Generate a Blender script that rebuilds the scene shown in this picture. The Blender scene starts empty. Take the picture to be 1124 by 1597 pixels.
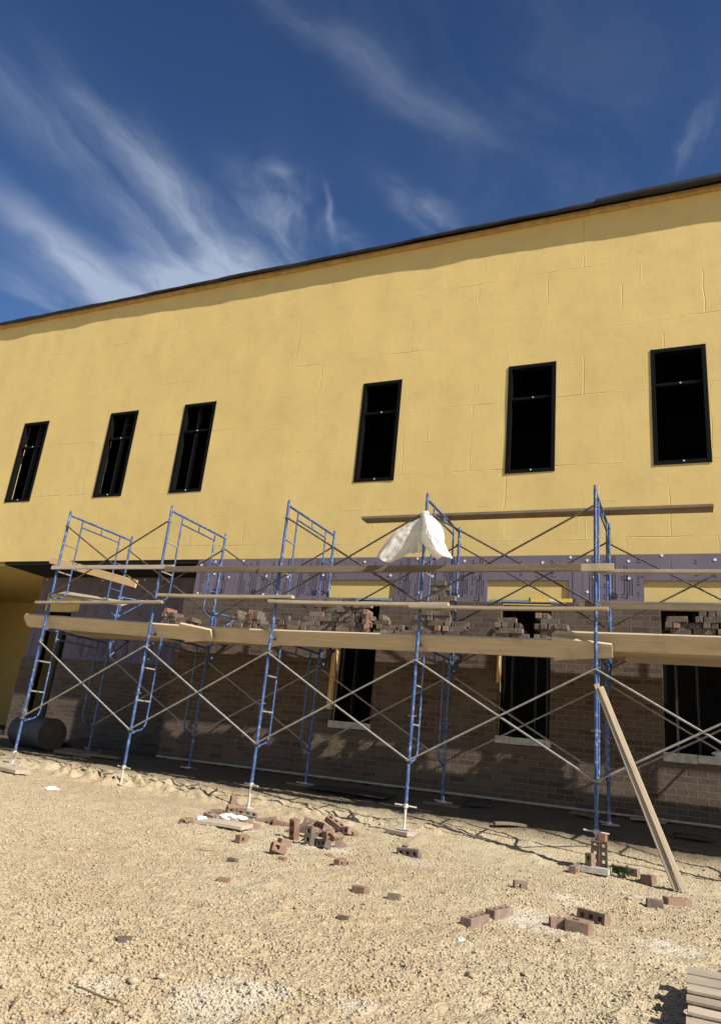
import bpy, bmesh, math, random
import numpy as np
from mathutils import Vector, Matrix, Euler

random.seed(7)
rng = np.random.default_rng(11)
sc = bpy.context.scene
COL = sc.collection
LIFT = 1.06                       # eye height: everything is measured from the eye, then raised by this much
rad = math.radians

# ------------------------------------------------------------------ scene graph helpers
def tag(o, label=None, cat=None, group=None, kind=None):
    if label: o['label'] = label
    if cat: o['category'] = cat
    if group: o['group'] = group
    if kind: o['kind'] = kind
    return o

def empty(name, loc=(0, 0, 0), rot=(0, 0, 0)):
    o = bpy.data.objects.new(name, None)
    o.empty_display_size = 0.1
    o.location = loc
    o.rotation_euler = rot
    COL.objects.link(o)
    return o

class MB:
    """collects shapes; build() links them as one mesh object"""
    def __init__(self):
        self.v, self.f, self.m, self.s = [], [], [], []
    def add(self, vs, fs, mat=0, smooth=False):
        b = len(self.v)
        self.v += [tuple(p) for p in vs]
        for q in fs:
            self.f.append([b + i for i in q]); self.m.append(mat); self.s.append(smooth)
        return self
    def box(self, lo, hi, mat=0, M=None):
        x0, y0, z0 = lo; x1, y1, z1 = hi
        vs = [Vector(p) for p in ((x0,y0,z0),(x1,y0,z0),(x1,y1,z0),(x0,y1,z0),(x0,y0,z1),(x1,y0,z1),(x1,y1,z1),(x0,y1,z1))]
        if M is not None: vs = [M @ p for p in vs]
        return self.add(vs, [(0,3,2,1),(4,5,6,7),(0,1,5,4),(1,2,6,5),(2,3,7,6),(3,0,4,7)], mat)
    def tube(self, pts, r, n=8, mat=0, cap=True):
        pts = [Vector(p) for p in pts]
        rs = r if isinstance(r, (list, tuple)) else [r] * len(pts)
        rings = []
        up = None
        for i, p in enumerate(pts):
            d = (pts[min(i+1, len(pts)-1)] - pts[max(i-1, 0)]).normalized()
            if up is None:
                up = Vector((0,0,1)) if abs(d.z) < 0.9 else Vector((1,0,0))
            a = d.cross(up).normalized(); b2 = a.cross(d).normalized(); up = b2
            rings.append([p + (a*math.cos(2*math.pi*k/n) + b2*math.sin(2*math.pi*k/n))*rs[i] for k in range(n)])
        vs = [q for ring in rings for q in ring]
        fs = []
        for i in range(len(pts)-1):
            for k in range(n):
                k2 = (k+1) % n
                fs.append((i*n+k, (i+1)*n+k, (i+1)*n+k2, i*n+k2))
        self.add(vs, fs, mat, True)
        if cap:
            self.add(rings[0], [tuple(range(n))], mat); self.add(rings[-1], [tuple(range(n-1, -1, -1))], mat)
        return self
    def build(self, name, mats, parent=None, loc=None, rot=None):
        me = bpy.data.meshes.new(name)
        me.from_pydata(self.v, [], self.f)
        for m in (mats if isinstance(mats, (list, tuple)) else [mats]): me.materials.append(m)
        me.polygons.foreach_set('material_index', self.m)
        me.polygons.foreach_set('use_smooth', self.s)
        me.update()
        o = bpy.data.objects.new(name, me)
        COL.objects.link(o)
        if parent: o.parent = parent
        if loc is not None: o.location = loc
        if rot is not None: o.rotation_euler = rot
        return o

def copy_tree(o, parent=None):
    c = o.copy(); COL.objects.link(c)
    if parent: c.parent = parent
    for ch in list(o.children): copy_tree(ch, c)
    return c

# ------------------------------------------------------------------ procedural materials
class NT:
    def __init__(self, name):
        self.mat = bpy.data.materials.new(name); self.mat.use_nodes = True
        self.t = self.mat.node_tree; self.t.nodes.clear()
        self.out = self.t.nodes.new('ShaderNodeOutputMaterial')
        self.b = self.t.nodes.new('ShaderNodeBsdfPrincipled')
        self.t.links.new(self.b.outputs[0], self.out.inputs[0])
    def n(self, typ, props=None, **inp):
        nd = self.t.nodes.new(typ)
        for k, v in (props or {}).items(): setattr(nd, k, v)
        for k, v in inp.items():
            self.set(nd, k.replace('_', ' '), v)
        return nd
    def set(self, nd, key, v):
        s = nd.inputs[int(key[1:])] if key[0] == 'i' and key[1:].isdigit() else nd.inputs[key]
        if isinstance(v, bpy.types.NodeSocket): self.t.links.new(v, s)
        elif isinstance(v, bpy.types.Node): self.t.links.new(v.outputs[0], s)
        else: s.default_value = v
    def math(self, op, a, b=0.0, c=0.0, clamp=False):
        nd = self.t.nodes.new('ShaderNodeMath'); nd.operation = op; nd.use_clamp = clamp
        for i, v in enumerate((a, b, c)):
            if isinstance(v, bpy.types.NodeSocket): self.t.links.new(v, nd.inputs[i])
            elif isinstance(v, bpy.types.Node): self.t.links.new(v.outputs[0], nd.inputs[i])
            else: nd.inputs[i].default_value = v
        return nd.outputs[0]
    def coord(self, which='Object', scale=(1,1,1), rot=(0,0,0), loc=(0,0,0)):
        tc = self.t.nodes.new('ShaderNodeTexCoord')
        mp = self.t.nodes.new('ShaderNodeMapping')
        mp.inputs['Scale'].default_value = scale; mp.inputs['Rotation'].default_value = rot; mp.inputs['Location'].default_value = loc
        self.t.links.new(tc.outputs[which], mp.inputs[0])
        return mp.outputs[0]
    def noise(self, vec, scale, detail=4, rough=0.55, dist=0.0):
        nd = self.n('ShaderNodeTexNoise', Vector=vec, Scale=scale, Detail=detail, Roughness=rough, Distortion=dist)
        return nd.outputs['Fac']
    def ramp(self, fac, stops, interp='LINEAR'):
        nd = self.t.nodes.new('ShaderNodeValToRGB'); nd.color_ramp.interpolation = interp
        e = nd.color_ramp.elements
        while len(e) < len(stops): e.new(0.5)
        for i, (p, c) in enumerate(stops):
            e[i].position = p
            e[i].color = (c, c, c, 1) if isinstance(c, (int, float)) else (*c, 1)
        self.t.links.new(fac if isinstance(fac, bpy.types.NodeSocket) else fac.outputs[0], nd.inputs[0])
        return nd.outputs[0]
    def mix(self, fac, a, b, blend='MIX'):
        nd = self.t.nodes.new('ShaderNodeMix'); nd.data_type = 'RGBA'; nd.blend_type = blend
        for k, v in ((0, fac), (6, a), (7, b)):
            s = nd.inputs[k]
            if isinstance(v, bpy.types.NodeSocket): self.t.links.new(v, s)
            elif k == 0: s.default_value = v
            else: s.default_value = (*v, 1)
        return nd.outputs[2]
    def bump(self, h, strength=0.5, dist=0.01, normal=None):
        nd = self.n('ShaderNodeBump', Height=h, Strength=strength, Distance=dist)
        if normal is not None: self.t.links.new(normal, nd.inputs['Normal'])
        return nd.outputs[0]
    def done(self, color=None, rough=0.8, normal=None, metal=0.0, spec=0.3):
        if color is not None: self.set(self.b, 'Base Color', color if isinstance(color, bpy.types.NodeSocket) else (*color, 1))
        self.set(self.b, 'Roughness', rough); self.set(self.b, 'Metallic', metal)
        self.b.inputs['Specular IOR Level'].default_value = spec
        if normal is not None: self.t.links.new(normal, self.b.inputs['Normal'])
        return self.mat

def rnd_socket(t):
    return t.n('ShaderNodeObjectInfo').outputs['Random']

def plain(name, col, rough=0.7, var=0.25, scale=18, metal=0.0, bump=0.15, spec=0.3):
    t = NT(name)
    c = t.coord('Object')
    n = t.noise(c, scale, 5)
    k = t.ramp(n, [(0.3, tuple(x*(1-var) for x in col)), (0.7, tuple(min(1, x*(1+var)) for x in col))])
    return t.done(k, rough, t.bump(n, bump, 0.01), metal, spec)

def mat_sheathing(name='yellow_sheathing'):
    t = NT(name)
    # wall plane seen in X/Z: put Z into the second texture axis
    tc = t.n('ShaderNodeTexCoord').outputs['Object']
    sp = t.n('ShaderNodeSeparateXYZ', Vector=tc)
    w = t.n('ShaderNodeCombineXYZ', X=sp.outputs[0], Y=sp.outputs[2], Z=sp.outputs[1]).outputs[0]
    wob = t.n('ShaderNodeTexNoise', Vector=w, Scale=1.3, Detail=3)
    wob2 = t.n('ShaderNodeVectorMath', {'operation': 'MULTIPLY_ADD'}, i0=wob.outputs['Color'], i1=(0.10, 0.07, 0), i2=w).outputs[0]
    def seams(size, smooth, off, width=1.22, row=1.22):
        m = t.n('ShaderNodeMapping', Vector=wob2, Location=(off, 0.37, 0)).outputs[0]
        b = t.n('ShaderNodeTexBrick', {'offset': 0.5}, Vector=m, Scale=1.0, Mortar_Size=size, Mortar_Smooth=smooth, Brick_Width=width, Row_Height=row)
        return b.outputs['Fac']
    s1 = seams(0.010, 1.0, 0.0)
    s2 = seams(0.075, 0.25, 0.03)
    s3 = seams(0.008, 1.0, 0.31, 1.75, 0.61)
    patch = t.ramp(t.noise(w, 1.0, 4), [(0.50, 0.0), (0.64, 1.0)])
    patch2 = t.ramp(t.noise(w, 1.1, 3, 0.5, 1.0), [(0.55, 0.0), (0.68, 1.0)])
    big = t.noise(w, 0.7, 3)
    wm = t.n('ShaderNodeMapping', Vector=wob2, Scale=(1.5, 0.8, 1)).outputs[0]
    wrk = t.noise(wm, 3.2, 5, 0.6, 0.6)
    fine = t.noise(w, 55, 4, 0.7)
    mid = t.noise(w, 9, 4, 0.6)
    blot = t.noise(w, 3.1, 6, 0.65)
    h = t.math('MULTIPLY', s1, t.math('MULTIPLY_ADD', patch, -1.2, 0.14))
    h = t.math('MULTIPLY_ADD', t.math('MULTIPLY', s2, patch2), 0.16, h)
    h = t.math('MULTIPLY_ADD', t.math('MULTIPLY', s3, patch2), 0.8, h)
    h = t.math('MULTIPLY_ADD', wrk, 0.42, h)
    h = t.math('MULTIPLY_ADD', mid, 0.30, h)
    h = t.math('MULTIPLY_ADD', fine, 0.10, h)
    c = t.ramp(big, [(0.3, (0.64, 0.475, 0.178)), (0.7, (0.695, 0.52, 0.20))])
    c = t.mix(t.ramp(blot, [(0.45, 0.0), (0.75, 0.5)]), c, (0.54, 0.40, 0.17))
    c = t.mix(t.math('MULTIPLY', t.math('MULTIPLY', s1, patch), 0.5, clamp=True), c, (0.38, 0.26, 0.09))
    c = t.mix(t.math('MULTIPLY', t.math('MULTIPLY', s2, patch2), 0.25), c, (0.71, 0.54, 0.24))
    return t.done(c, 0.62, t.bump(h, 1.0, 0.006), 0, 0.25)

def mat_brickwall(name='brick_veneer', lift=0.0):
    t = NT(name)
    tc = t.n('ShaderNodeTexCoord').outputs['Object']
    sp = t.n('ShaderNodeSeparateXYZ', Vector=tc)
    w = t.n('ShaderNodeCombineXYZ', X=t.math('ADD', sp.outputs[0], sp.outputs[1]), Y=sp.outputs[2]).outputs[0]
    wob = t.n('ShaderNodeTexNoise', Vector=w, Scale=9.0, Detail=2)
    w2 = t.n('ShaderNodeVectorMath', {'operation': 'MULTIPLY_ADD'}, i0=wob.outputs['Color'], i1=(0.008, 0.008, 0), i2=w).outputs[0]
    b = t.n('ShaderNodeTexBrick', {'offset': 0.5}, Vector=w2, Scale=1.0, Mortar_Size=0.0065, Mortar_Smooth=0.15, Brick_Width=0.252, Row_Height=0.080, Bias=0.0,
            Color1=(0.0, 0.0, 0.0, 1), Color2=(1, 1, 1, 1), Mortar=(0.5, 0.5, 0.5, 1))
    bw = b.outputs['Color']
    col = t.ramp(bw, [(0.0, (0.060, 0.038, 0.028)), (0.35, (0.092, 0.061, 0.044)), (0.7, (0.118, 0.081, 0.059)), (1.0, (0.078, 0.057, 0.045))])
    n1 = t.noise(w, 30, 5, 0.65); n2 = t.noise(w, 1.6, 4)
    col = t.mix(t.ramp(n1, [(0.4, 0.0), (0.75, 0.45)]), col, (0.19, 0.155, 0.125))
    col = t.mix(t.ramp(n2, [(0.5, 0.0), (0.75, 0.30)]), col, (0.20, 0.17, 0.14))
    col = t.mix(b.outputs['Fac'], col, (0.165, 0.142, 0.115))
    # mortar dust splashed on the lowest courses
    dust = t.math('MULTIPLY', t.ramp(sp.outputs[2], [(0.0, 1.0), (0.55, 0.0)]), 0.0)
    h = t.math('MULTIPLY_ADD', b.outputs['Fac'], -1.0, t.math('MULTIPLY', n1, 0.5))
    return t.done(col, 0.9, t.bump(h, 1.0, 0.012), 0, 0.2)

def mat_wood(name, a, b, gray=0.3, rough=0.8):
    t = NT(name)
    r = rnd_socket(t)
    tc = t.n('ShaderNodeTexCoord').outputs['Object']
    off = t.n('ShaderNodeCombineXYZ', X=t.math('MULTIPLY', r, 37.0), Y=t.math('MULTIPLY', r, 11.0)).outputs[0]
    v = t.n('ShaderNodeVectorMath', {'operation': 'ADD'}, i0=tc, i1=off).outputs[0]
    m = t.n('ShaderNodeMapping', Vector=v, Scale=(0.9, 14, 14)).outputs[0]
    g = t.noise(m, 3.0, 6, 0.65, 0.8)
    m2 = t.n('ShaderNodeMapping', Vector=v, Scale=(0.25, 3, 3)).outputs[0]
    g2 = t.noise(m2, 3.0, 4, 0.6)
    st = t.noise(v, 2.3, 5, 0.6)
    c = t.ramp(g, [(0.25, a), (0.72, b)])
    c = t.mix(t.ramp(g2, [(0.4, 0.0), (0.7, gray)]), c, (0.30, 0.265, 0.22))
    c = t.mix(t.ramp(st, [(0.55, 0.0), (0.8, 0.55)]), c, tuple(x*0.45 for x in a))
    hs = t.n('ShaderNodeHueSaturation', Color=c, Value=t.math('MULTIPLY_ADD', r, 0.45, 0.78)).outputs[0]
    return t.done(hs, rough, t.bump(g, 0.35, 0.004), 0, 0.25)

def mat_paint(name, col, scuff=(0.42, 0.43, 0.45), amount=0.62, rough=0.45):
    t = NT(name)
    c0 = t.coord('Object')
    r = rnd_socket(t)
    off = t.n('ShaderNodeVectorMath', {'operation': 'ADD'}, i0=c0, i1=t.n('ShaderNodeCombineXYZ', X=t.math('MULTIPLY', r, 50.0)).outputs[0]).outputs[0]
    n = t.noise(off, 14, 6, 0.7); n2 = t.noise(off, 45, 4, 0.7); n3 = t.noise(off, 2.5, 3)
    c = t.mix(t.ramp(n3, [(0.35, 0.0), (0.7, 0.6)]), col, tuple(min(1, x*1.5 + 0.015) for x in col))
    mask = t.ramp(t.math('ADD', t.math('MULTIPLY', n, 0.65), t.math('MULTIPLY', n2, 0.35)), [(amount-0.10, 0.0), (amount, 1.0)])
    c = t.mix(mask, c, scuff)
    rust = t.ramp(t.noise(off, 7, 5, 0.7), [(0.66, 0.0), (0.72, 0.8)])
    c = t.mix(rust, c, (0.16, 0.085, 0.05))
    return t.done(c, rough, t.bump(n2, 0.2, 0.003), 0.0, 0.45)

def mat_unit_brick(name, c1, c2, c3):
    t = NT(name)
    r = rnd_socket(t)
    c = t.coord('Object')
    v = t.n('ShaderNodeVectorMath', {'operation': 'ADD'}, i0=c, i1=t.n('ShaderNodeCombineXYZ', X=t.math('MULTIPLY', r, 60.0)).outputs[0]).outputs[0]
    n = t.noise(v, 45, 5, 0.7); n2 = t.noise(v, 9, 4, 0.6)
    base = t.ramp(r, [(0.0, c1), (0.5, c2), (1.0, c3)])
    k = t.mix(t.ramp(n2, [(0.48, 0.0), (0.75, 0.55)]), base, (0.36, 0.30, 0.23))
    k = t.mix(t.ramp(n, [(0.3, 0.35), (0.6, 0.0)]), k, tuple(x*0.5 for x in c1))
    return t.done(k, 0.92, t.bump(n, 0.5, 0.006), 0, 0.15)

def mat_foam():
    t = NT('purple_foam')
    tc = t.coord('Object')
    n = t.noise(tc, 2.0, 4); n2 = t.noise(tc, 26, 4)
    c = t.ramp(n, [(0.3, (0.142, 0.118, 0.152)), (0.7, (0.182, 0.152, 0.190))])
    c = t.mix(t.ramp(n2, [(0.5, 0.0), (0.8, 0.35)]), c, (0.22, 0.18, 0.22))
    return t.done(c, 0.75, t.bump(n2, 0.15, 0.003), 0, 0.2)

def stain_mask(t, tc):
    # spilt lime and mortar: pale patches with ragged edges
    sp = t.n('ShaderNodeSeparateXYZ', Vector=tc)
    ragged = t.noise(tc, 5.5, 7, 0.75)
    tot = None
    for (x, y, sx, sy, k) in STAINS:
        dx = t.math('MULTIPLY', t.math('SUBTRACT', sp.outputs[0], x), 1/sx)
        dy = t.math('MULTIPLY', t.math('SUBTRACT', sp.outputs[1], y), 1/sy)
        d = t.math('ADD', t.math('MULTIPLY', dx, dx), t.math('MULTIPLY', dy, dy))
        g = t.math('MULTIPLY', t.math('SUBTRACT', 1.0, d, clamp=True), k)
        tot = g if tot is None else t.math('MAXIMUM', tot, g)
    st = t.ramp(t.math('ADD', tot, t.math('MULTIPLY', t.math('SUBTRACT', ragged, 0.5), 1.6)), [(0.42, 0.0), (0.85, 0.85)])
    st = t.math('MULTIPLY', st, t.math('MULTIPLY', tot, 2.5, clamp=True))
    return st

def mat_ground():
    t = NT('sandy_gravel')
    tc = t.n('ShaderNodeTexCoord').outputs['Object']
    big = t.noise(tc, 0.45, 4, 0.55)
    mid = t.noise(tc, 3.2, 6, 0.65)
    fin = t.noise(tc, 38, 5, 0.7)
    vor = t.n('ShaderNodeTexVoronoi', {'feature': 'F1'}, Vector=tc, Scale=46.0, Randomness=1.0)
    vor2 = t.n('ShaderNodeTexVoronoi', {'feature': 'F1'}, Vector=tc, Scale=95.0, Randomness=1.0)
    c = t.ramp(mid, [(0.28, (0.365, 0.292, 0.183)), (0.5, (0.47, 0.392, 0.255)), (0.75, (0.545, 0.466, 0.32))])
    c = t.mix(t.ramp(big, [(0.35, 0.55), (0.62, 0.0)]), c, (0.40, 0.295, 0.175))
    c = t.mix(t.ramp(vor.outputs['Color'], [(0.0, 0.45), (0.5, 0.0)]), c, (0.58, 0.49, 0.335))
    c = t.mix(t.ramp(fin, [(0.30, 0.6), (0.48, 0.0)]), c, (0.25, 0.185, 0.105))
    st = stain_mask(t, tc)
    sp = t.n('ShaderNodeSeparateXYZ', Vector=tc)
    c = t.mix(t.math('MULTIPLY', st, 0.5), c, (0.60, 0.56, 0.48))
    # shade under the deck, painted in: ground colour darkened from there to the wall
    shade_ramp = t.ramp(t.math('ADD', sp.outputs[1], t.math('MULTIPLY', t.math('SUBTRACT', mid, 0.5), 1.2)), [(0.0, 0.0), (1.0, 0.0)])
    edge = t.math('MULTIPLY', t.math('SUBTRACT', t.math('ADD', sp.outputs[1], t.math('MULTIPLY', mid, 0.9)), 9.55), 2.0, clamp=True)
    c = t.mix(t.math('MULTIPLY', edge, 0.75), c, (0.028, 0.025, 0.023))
    h = t.math('MULTIPLY_ADD', vor.outputs['Distance'], -0.8, t.math('MULTIPLY', fin, 1.0))
    h = t.math('MULTIPLY_ADD', vor2.outputs['Distance'], -0.35, h)
    return t.done(c, 0.95, t.bump(h, 0.9, 0.012), 0, 0.1)

def mat_pebble():
    t = NT('pebble')
    tc = t.n('ShaderNodeTexCoord').outputs['Object']
    vor = t.n('ShaderNodeTexVoronoi', {'feature': 'F1'}, Vector=tc, Scale=17.0)
    n = t.noise(tc, 60, 3)
    c = t.ramp(vor.outputs['Color'], [(0.05, (0.20, 0.14, 0.095)), (0.20, (0.41, 0.332, 0.212)), (0.7, (0.485, 0.407, 0.27)), (0.97, (0.52, 0.468, 0.365))])
    c = t.mix(t.ramp(n, [(0.35, 0.4), (0.55, 0.0)]), c, (0.31, 0.235, 0.15))
    bg_ = t.noise(tc, 0.45, 4, 0.55)
    c = t.mix(t.ramp(bg_, [(0.35, 0.5), (0.62, 0.0)]), c, (0.37, 0.275, 0.165))
    c = t.mix(t.math('MULTIPLY', stain_mask(t, tc), 0.36), c, (0.62, 0.58, 0.50))
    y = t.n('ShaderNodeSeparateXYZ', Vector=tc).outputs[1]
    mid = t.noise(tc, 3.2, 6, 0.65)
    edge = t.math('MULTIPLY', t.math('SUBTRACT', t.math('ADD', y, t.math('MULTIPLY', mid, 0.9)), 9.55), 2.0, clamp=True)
    c = t.mix(t.math('MULTIPLY', edge, 0.85), c, (0.030, 0.027, 0.025))  # the ground's painted deck shade, carried over to the stones
    return t.done(c, 0.95, None, 0, 0.1)

def mat_plastic():
    t = NT('white_plastic_sheet')
    n = t.noise(t.coord('Object'), 12, 5, 0.6)
    t.done((0.82, 0.81, 0.77), 0.35, t.bump(n, 0.5, 0.02), 0, 0.5)
    tr = t.t.nodes.new('ShaderNodeBsdfTranslucent'); tr.inputs[0].default_value = (0.85, 0.83, 0.76, 1)
    mx = t.t.nodes.new('ShaderNodeMixShader'); mx.inputs[0].default_value = 0.45
    t.t.links.new(t.b.outputs[0], mx.inputs[1]); t.t.links.new(tr.outputs[0], mx.inputs[2]); t.t.links.new(mx.outputs[0], t.out.inputs[0])
    return t.mat

# ------------------------------------------------------------------ ground shape
def sstep(a, b, x):
    t = np.clip((x - a) / (b - a), 0, 1)
    return t*t*(3 - 2*t)

_P = rng.random((256, 256))
def vnoise(x, y, s):
    x = x*s; y = y*s
    xi = np.floor(x).astype(int); yi = np.floor(y).astype(int)
    fx = x - xi; fy = y - yi
    fx = fx*fx*(3-2*fx); fy = fy*fy*(3-2*fy)
    g = lambda a, b: _P[a % 256, b % 256]
    return (g(xi, yi)*(1-fx) + g(xi+1, yi)*fx)*(1-fy) + (g(xi, yi+1)*(1-fx) + g(xi+1, yi+1)*fx)*fy

def gbase(x, y):
    x = np.asarray(x, float); y = np.asarray(y, float)
    f = -1.065 - 0.022*np.clip(x, -14, 3)
    k = np.clip((y - 8.35) / 2.3, 0, 1)
    k = 0.5*k + 0.5*sstep(0, 1, k)
    low = (vnoise(x+49, y+45, 0.8) - 0.5)*0.045 + (vnoise(x+40, y+40, 3.1) - 0.5)*0.018
    return f + (-0.60 - f)*k + low*(1 - sstep(9.3, 10.3, y))*(1 - sstep(25, 35, np.abs(x)))*sstep(-20, -10, y)

def gz(x, y):
    return float(gbase(x, y))

# the photograph's view: how a picture point looks out into the yard (used to measure where things stand)
R_ = np.array([[0.91531589, -0.03584177, -0.40113862], [0.39089287, 0.3188399, 0.86344883], [0.09695146, -0.94713066, 0.30584952]])
def ray(px, py):
    r = R_ @ np.array([px - 562.0, py - 798.5, 1113.6]); return r
def at_y(px, py, y):
    r = ray(px, py); r = r * y / r[1]; return Vector(r)
def on_ground(px, py):
    r = ray(px, py); a, b = 1.0, 14.0
    for _ in range(50):
        m = (a+b)/2; p = r*m/r[1]
        if p[2] > gz(p[0], p[1]): a = m
        else: b = m
    p = r*a/r[1]
    return Vector((p[0], p[1], gz(p[0], p[1])))

STAINS = []
for px, py, sx, sy, k in ((832, 1437, .45, .55, 1.0), (345, 1560, .26, .42, 1.1), (415, 1552, .16, .2, .9), (1045, 1478, .35, .5, .9), (505, 1322, .5, .35, 1.0),
                          (350, 1288, .5, .2, .9), (1000, 1400, .6, .3, .7), (880, 1400, .5, .4, .75), (160, 1540, .2, .25, .7), (545, 1570, .2, .2, .8), (80, 1232, .25, .15, .8), (650, 1345, .5, .3, .6)):
    p = on_ground(px, py); STAINS.append((p.x, p.y, sx, sy, k))

M = dict(
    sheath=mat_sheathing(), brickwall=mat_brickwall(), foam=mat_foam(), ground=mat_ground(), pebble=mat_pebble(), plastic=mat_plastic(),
    blue=mat_paint('blue_scaffold_paint', (0.028, 0.068, 0.185), (0.22, 0.28, 0.37), 0.615), galv=mat_paint('galvanised_tube', (0.21, 0.195, 0.175), (0.36, 0.34, 0.31), 0.6, 0.5), rusty=mat_paint('rusty_tube', (0.045, 0.034, 0.026), (0.15, 0.125, 0.10), 0.60, 0.6),
    jack=mat_paint('rusty_jack_steel', (0.44, 0.40, 0.35), (0.55, 0.52, 0.47), 0.55, 0.55),
    plank=mat_wood('scaffold_plank', (0.38, 0.295, 0.185), (0.56, 0.455, 0.305), 0.35),
    rail=mat_wood('weathered_rail', (0.13, 0.090, 0.052), (0.25, 0.18, 0.105), 0.45),
    fresh=mat_wood('fresh_lumber', (0.58, 0.37, 0.17), (0.72, 0.50, 0.26), 0.05),
    greywood=mat_wood('grey_lumber', (0.32, 0.25, 0.17), (0.50, 0.42, 0.31), 0.6),
    brick=mat_unit_brick('loose_brick', (0.20, 0.115, 0.078), (0.27, 0.175, 0.125), (0.23, 0.165, 0.13)),
    orange=mat_unit_brick('orange_brick', (0.24, 0.11, 0.072), (0.28, 0.145, 0.095), (0.20, 0.11, 0.08)),
    greybrick=mat_unit_brick('grey_brick', (0.105, 0.082, 0.066), (0.155, 0.122, 0.096), (0.085, 0.068, 0.056)),
    frame=plain('dark_bronze_frame', (0.005, 0.005, 0.005), 0.6, 0.3, 30, 0.0, 0.05, 0.1),
    membrane=plain('black_roof_membrane', (0.022, 0.021, 0.022), 0.6, 0.3, 6, 0, 0.4),
    nailer=plain('wood_nailer', (0.46, 0.30, 0.12), 0.8, 0.2, 8),
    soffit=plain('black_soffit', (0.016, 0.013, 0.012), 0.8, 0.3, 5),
    interior=plain('dark_interior', (0.045, 0.042, 0.04), 0.9, 0.2, 3),
    stud=plain('metal_stud', (0.06, 0.062, 0.066), 0.5, 0.15, 20, 0.2),
    sill=plain('pale_sill', (0.46, 0.44, 0.40), 0.8, 0.3, 12, 0, 0.4),
    flash=plain('flashing', (0.38, 0.36, 0.32), 0.6, 0.3, 9),
    lintel=plain('primed_lintel', (0.21, 0.25, 0.28), 0.6, 0.2, 15),
    ink=plain('black_print', (0.028, 0.022, 0.045), 0.7, 0.1, 10, 0, 0.0),
    washer=plain('white_washer', (0.72, 0.70, 0.72), 0.5, 0.05, 10, 0, 0.0),
    dot=plain('blue_white_clip', (0.45, 0.62, 0.85), 0.4, 0.05, 10, 0, 0.0),
    concrete=plain('concrete_block', (0.42, 0.39, 0.34), 0.9, 0.2, 30, 0, 0.6),
    drum=plain('grey_drum', (0.05, 0.056, 0.068), 0.6, 0.35, 4, 0.0, 0.2),
    drumend=plain('rusty_drum_end', (0.065, 0.05, 0.038), 0.85, 0.35, 6),
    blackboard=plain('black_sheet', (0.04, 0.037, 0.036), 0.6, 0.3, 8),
    paper=plain('white_scrap', (0.74, 0.73, 0.71), 0.7, 0.1, 20),
    leaf=plain('weed_leaf', (0.07, 0.13, 0.04), 0.6, 0.3, 30),
    levelpaint=plain('yellow_level_paint', (0.75, 0.50, 0.08), 0.4, 0.1, 20),
    twig=plain('dry_twig', (0.20, 0.14, 0.08), 0.9, 0.3, 30),
)

# ------------------------------------------------------------------ ground mesh
def micro(X, Y):
    """the small relief on top of gbase: lumps, pits, heaped clods along the edge of the shade"""
    lum = vnoise(X+43, Y+40, 9.0)*0.6 + vnoise(X+40, Y+47, 19.0)*0.4
    rough = np.clip(lum - 0.52, 0, 1)*0.045
    pit = vnoise(X+41, Y+42, 30.0)*0.55 + vnoise(X+45, Y+41, 62.0)*0.45
    near = 0.35 + 0.65*vnoise(X+60, Y+70, 0.6)
    rough = rough + (pit - 0.5)*0.030*near*(1 - sstep(9.0, 10.2, Y)*0.6)
    cl = np.exp(-((X + 7.7)/1.9)**2 - ((Y - 8.75)/0.38)**2)
    rough = rough + cl*np.clip(vnoise(X+42, Y+49, 7.5)*0.6 + vnoise(X+48, Y+42, 17.0)*0.4 - 0.45, 0, 1)*0.34
    cl2 = np.exp(-((X + 4.9)/2.6)**2 - ((Y - 8.9)/0.25)**2)
    return rough + cl2*np.clip(vnoise(X+44, Y+43, 8.5)*0.6 + vnoise(X+41, Y+47, 19.0)*0.4 - 0.48, 0, 1)*0.2

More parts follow.
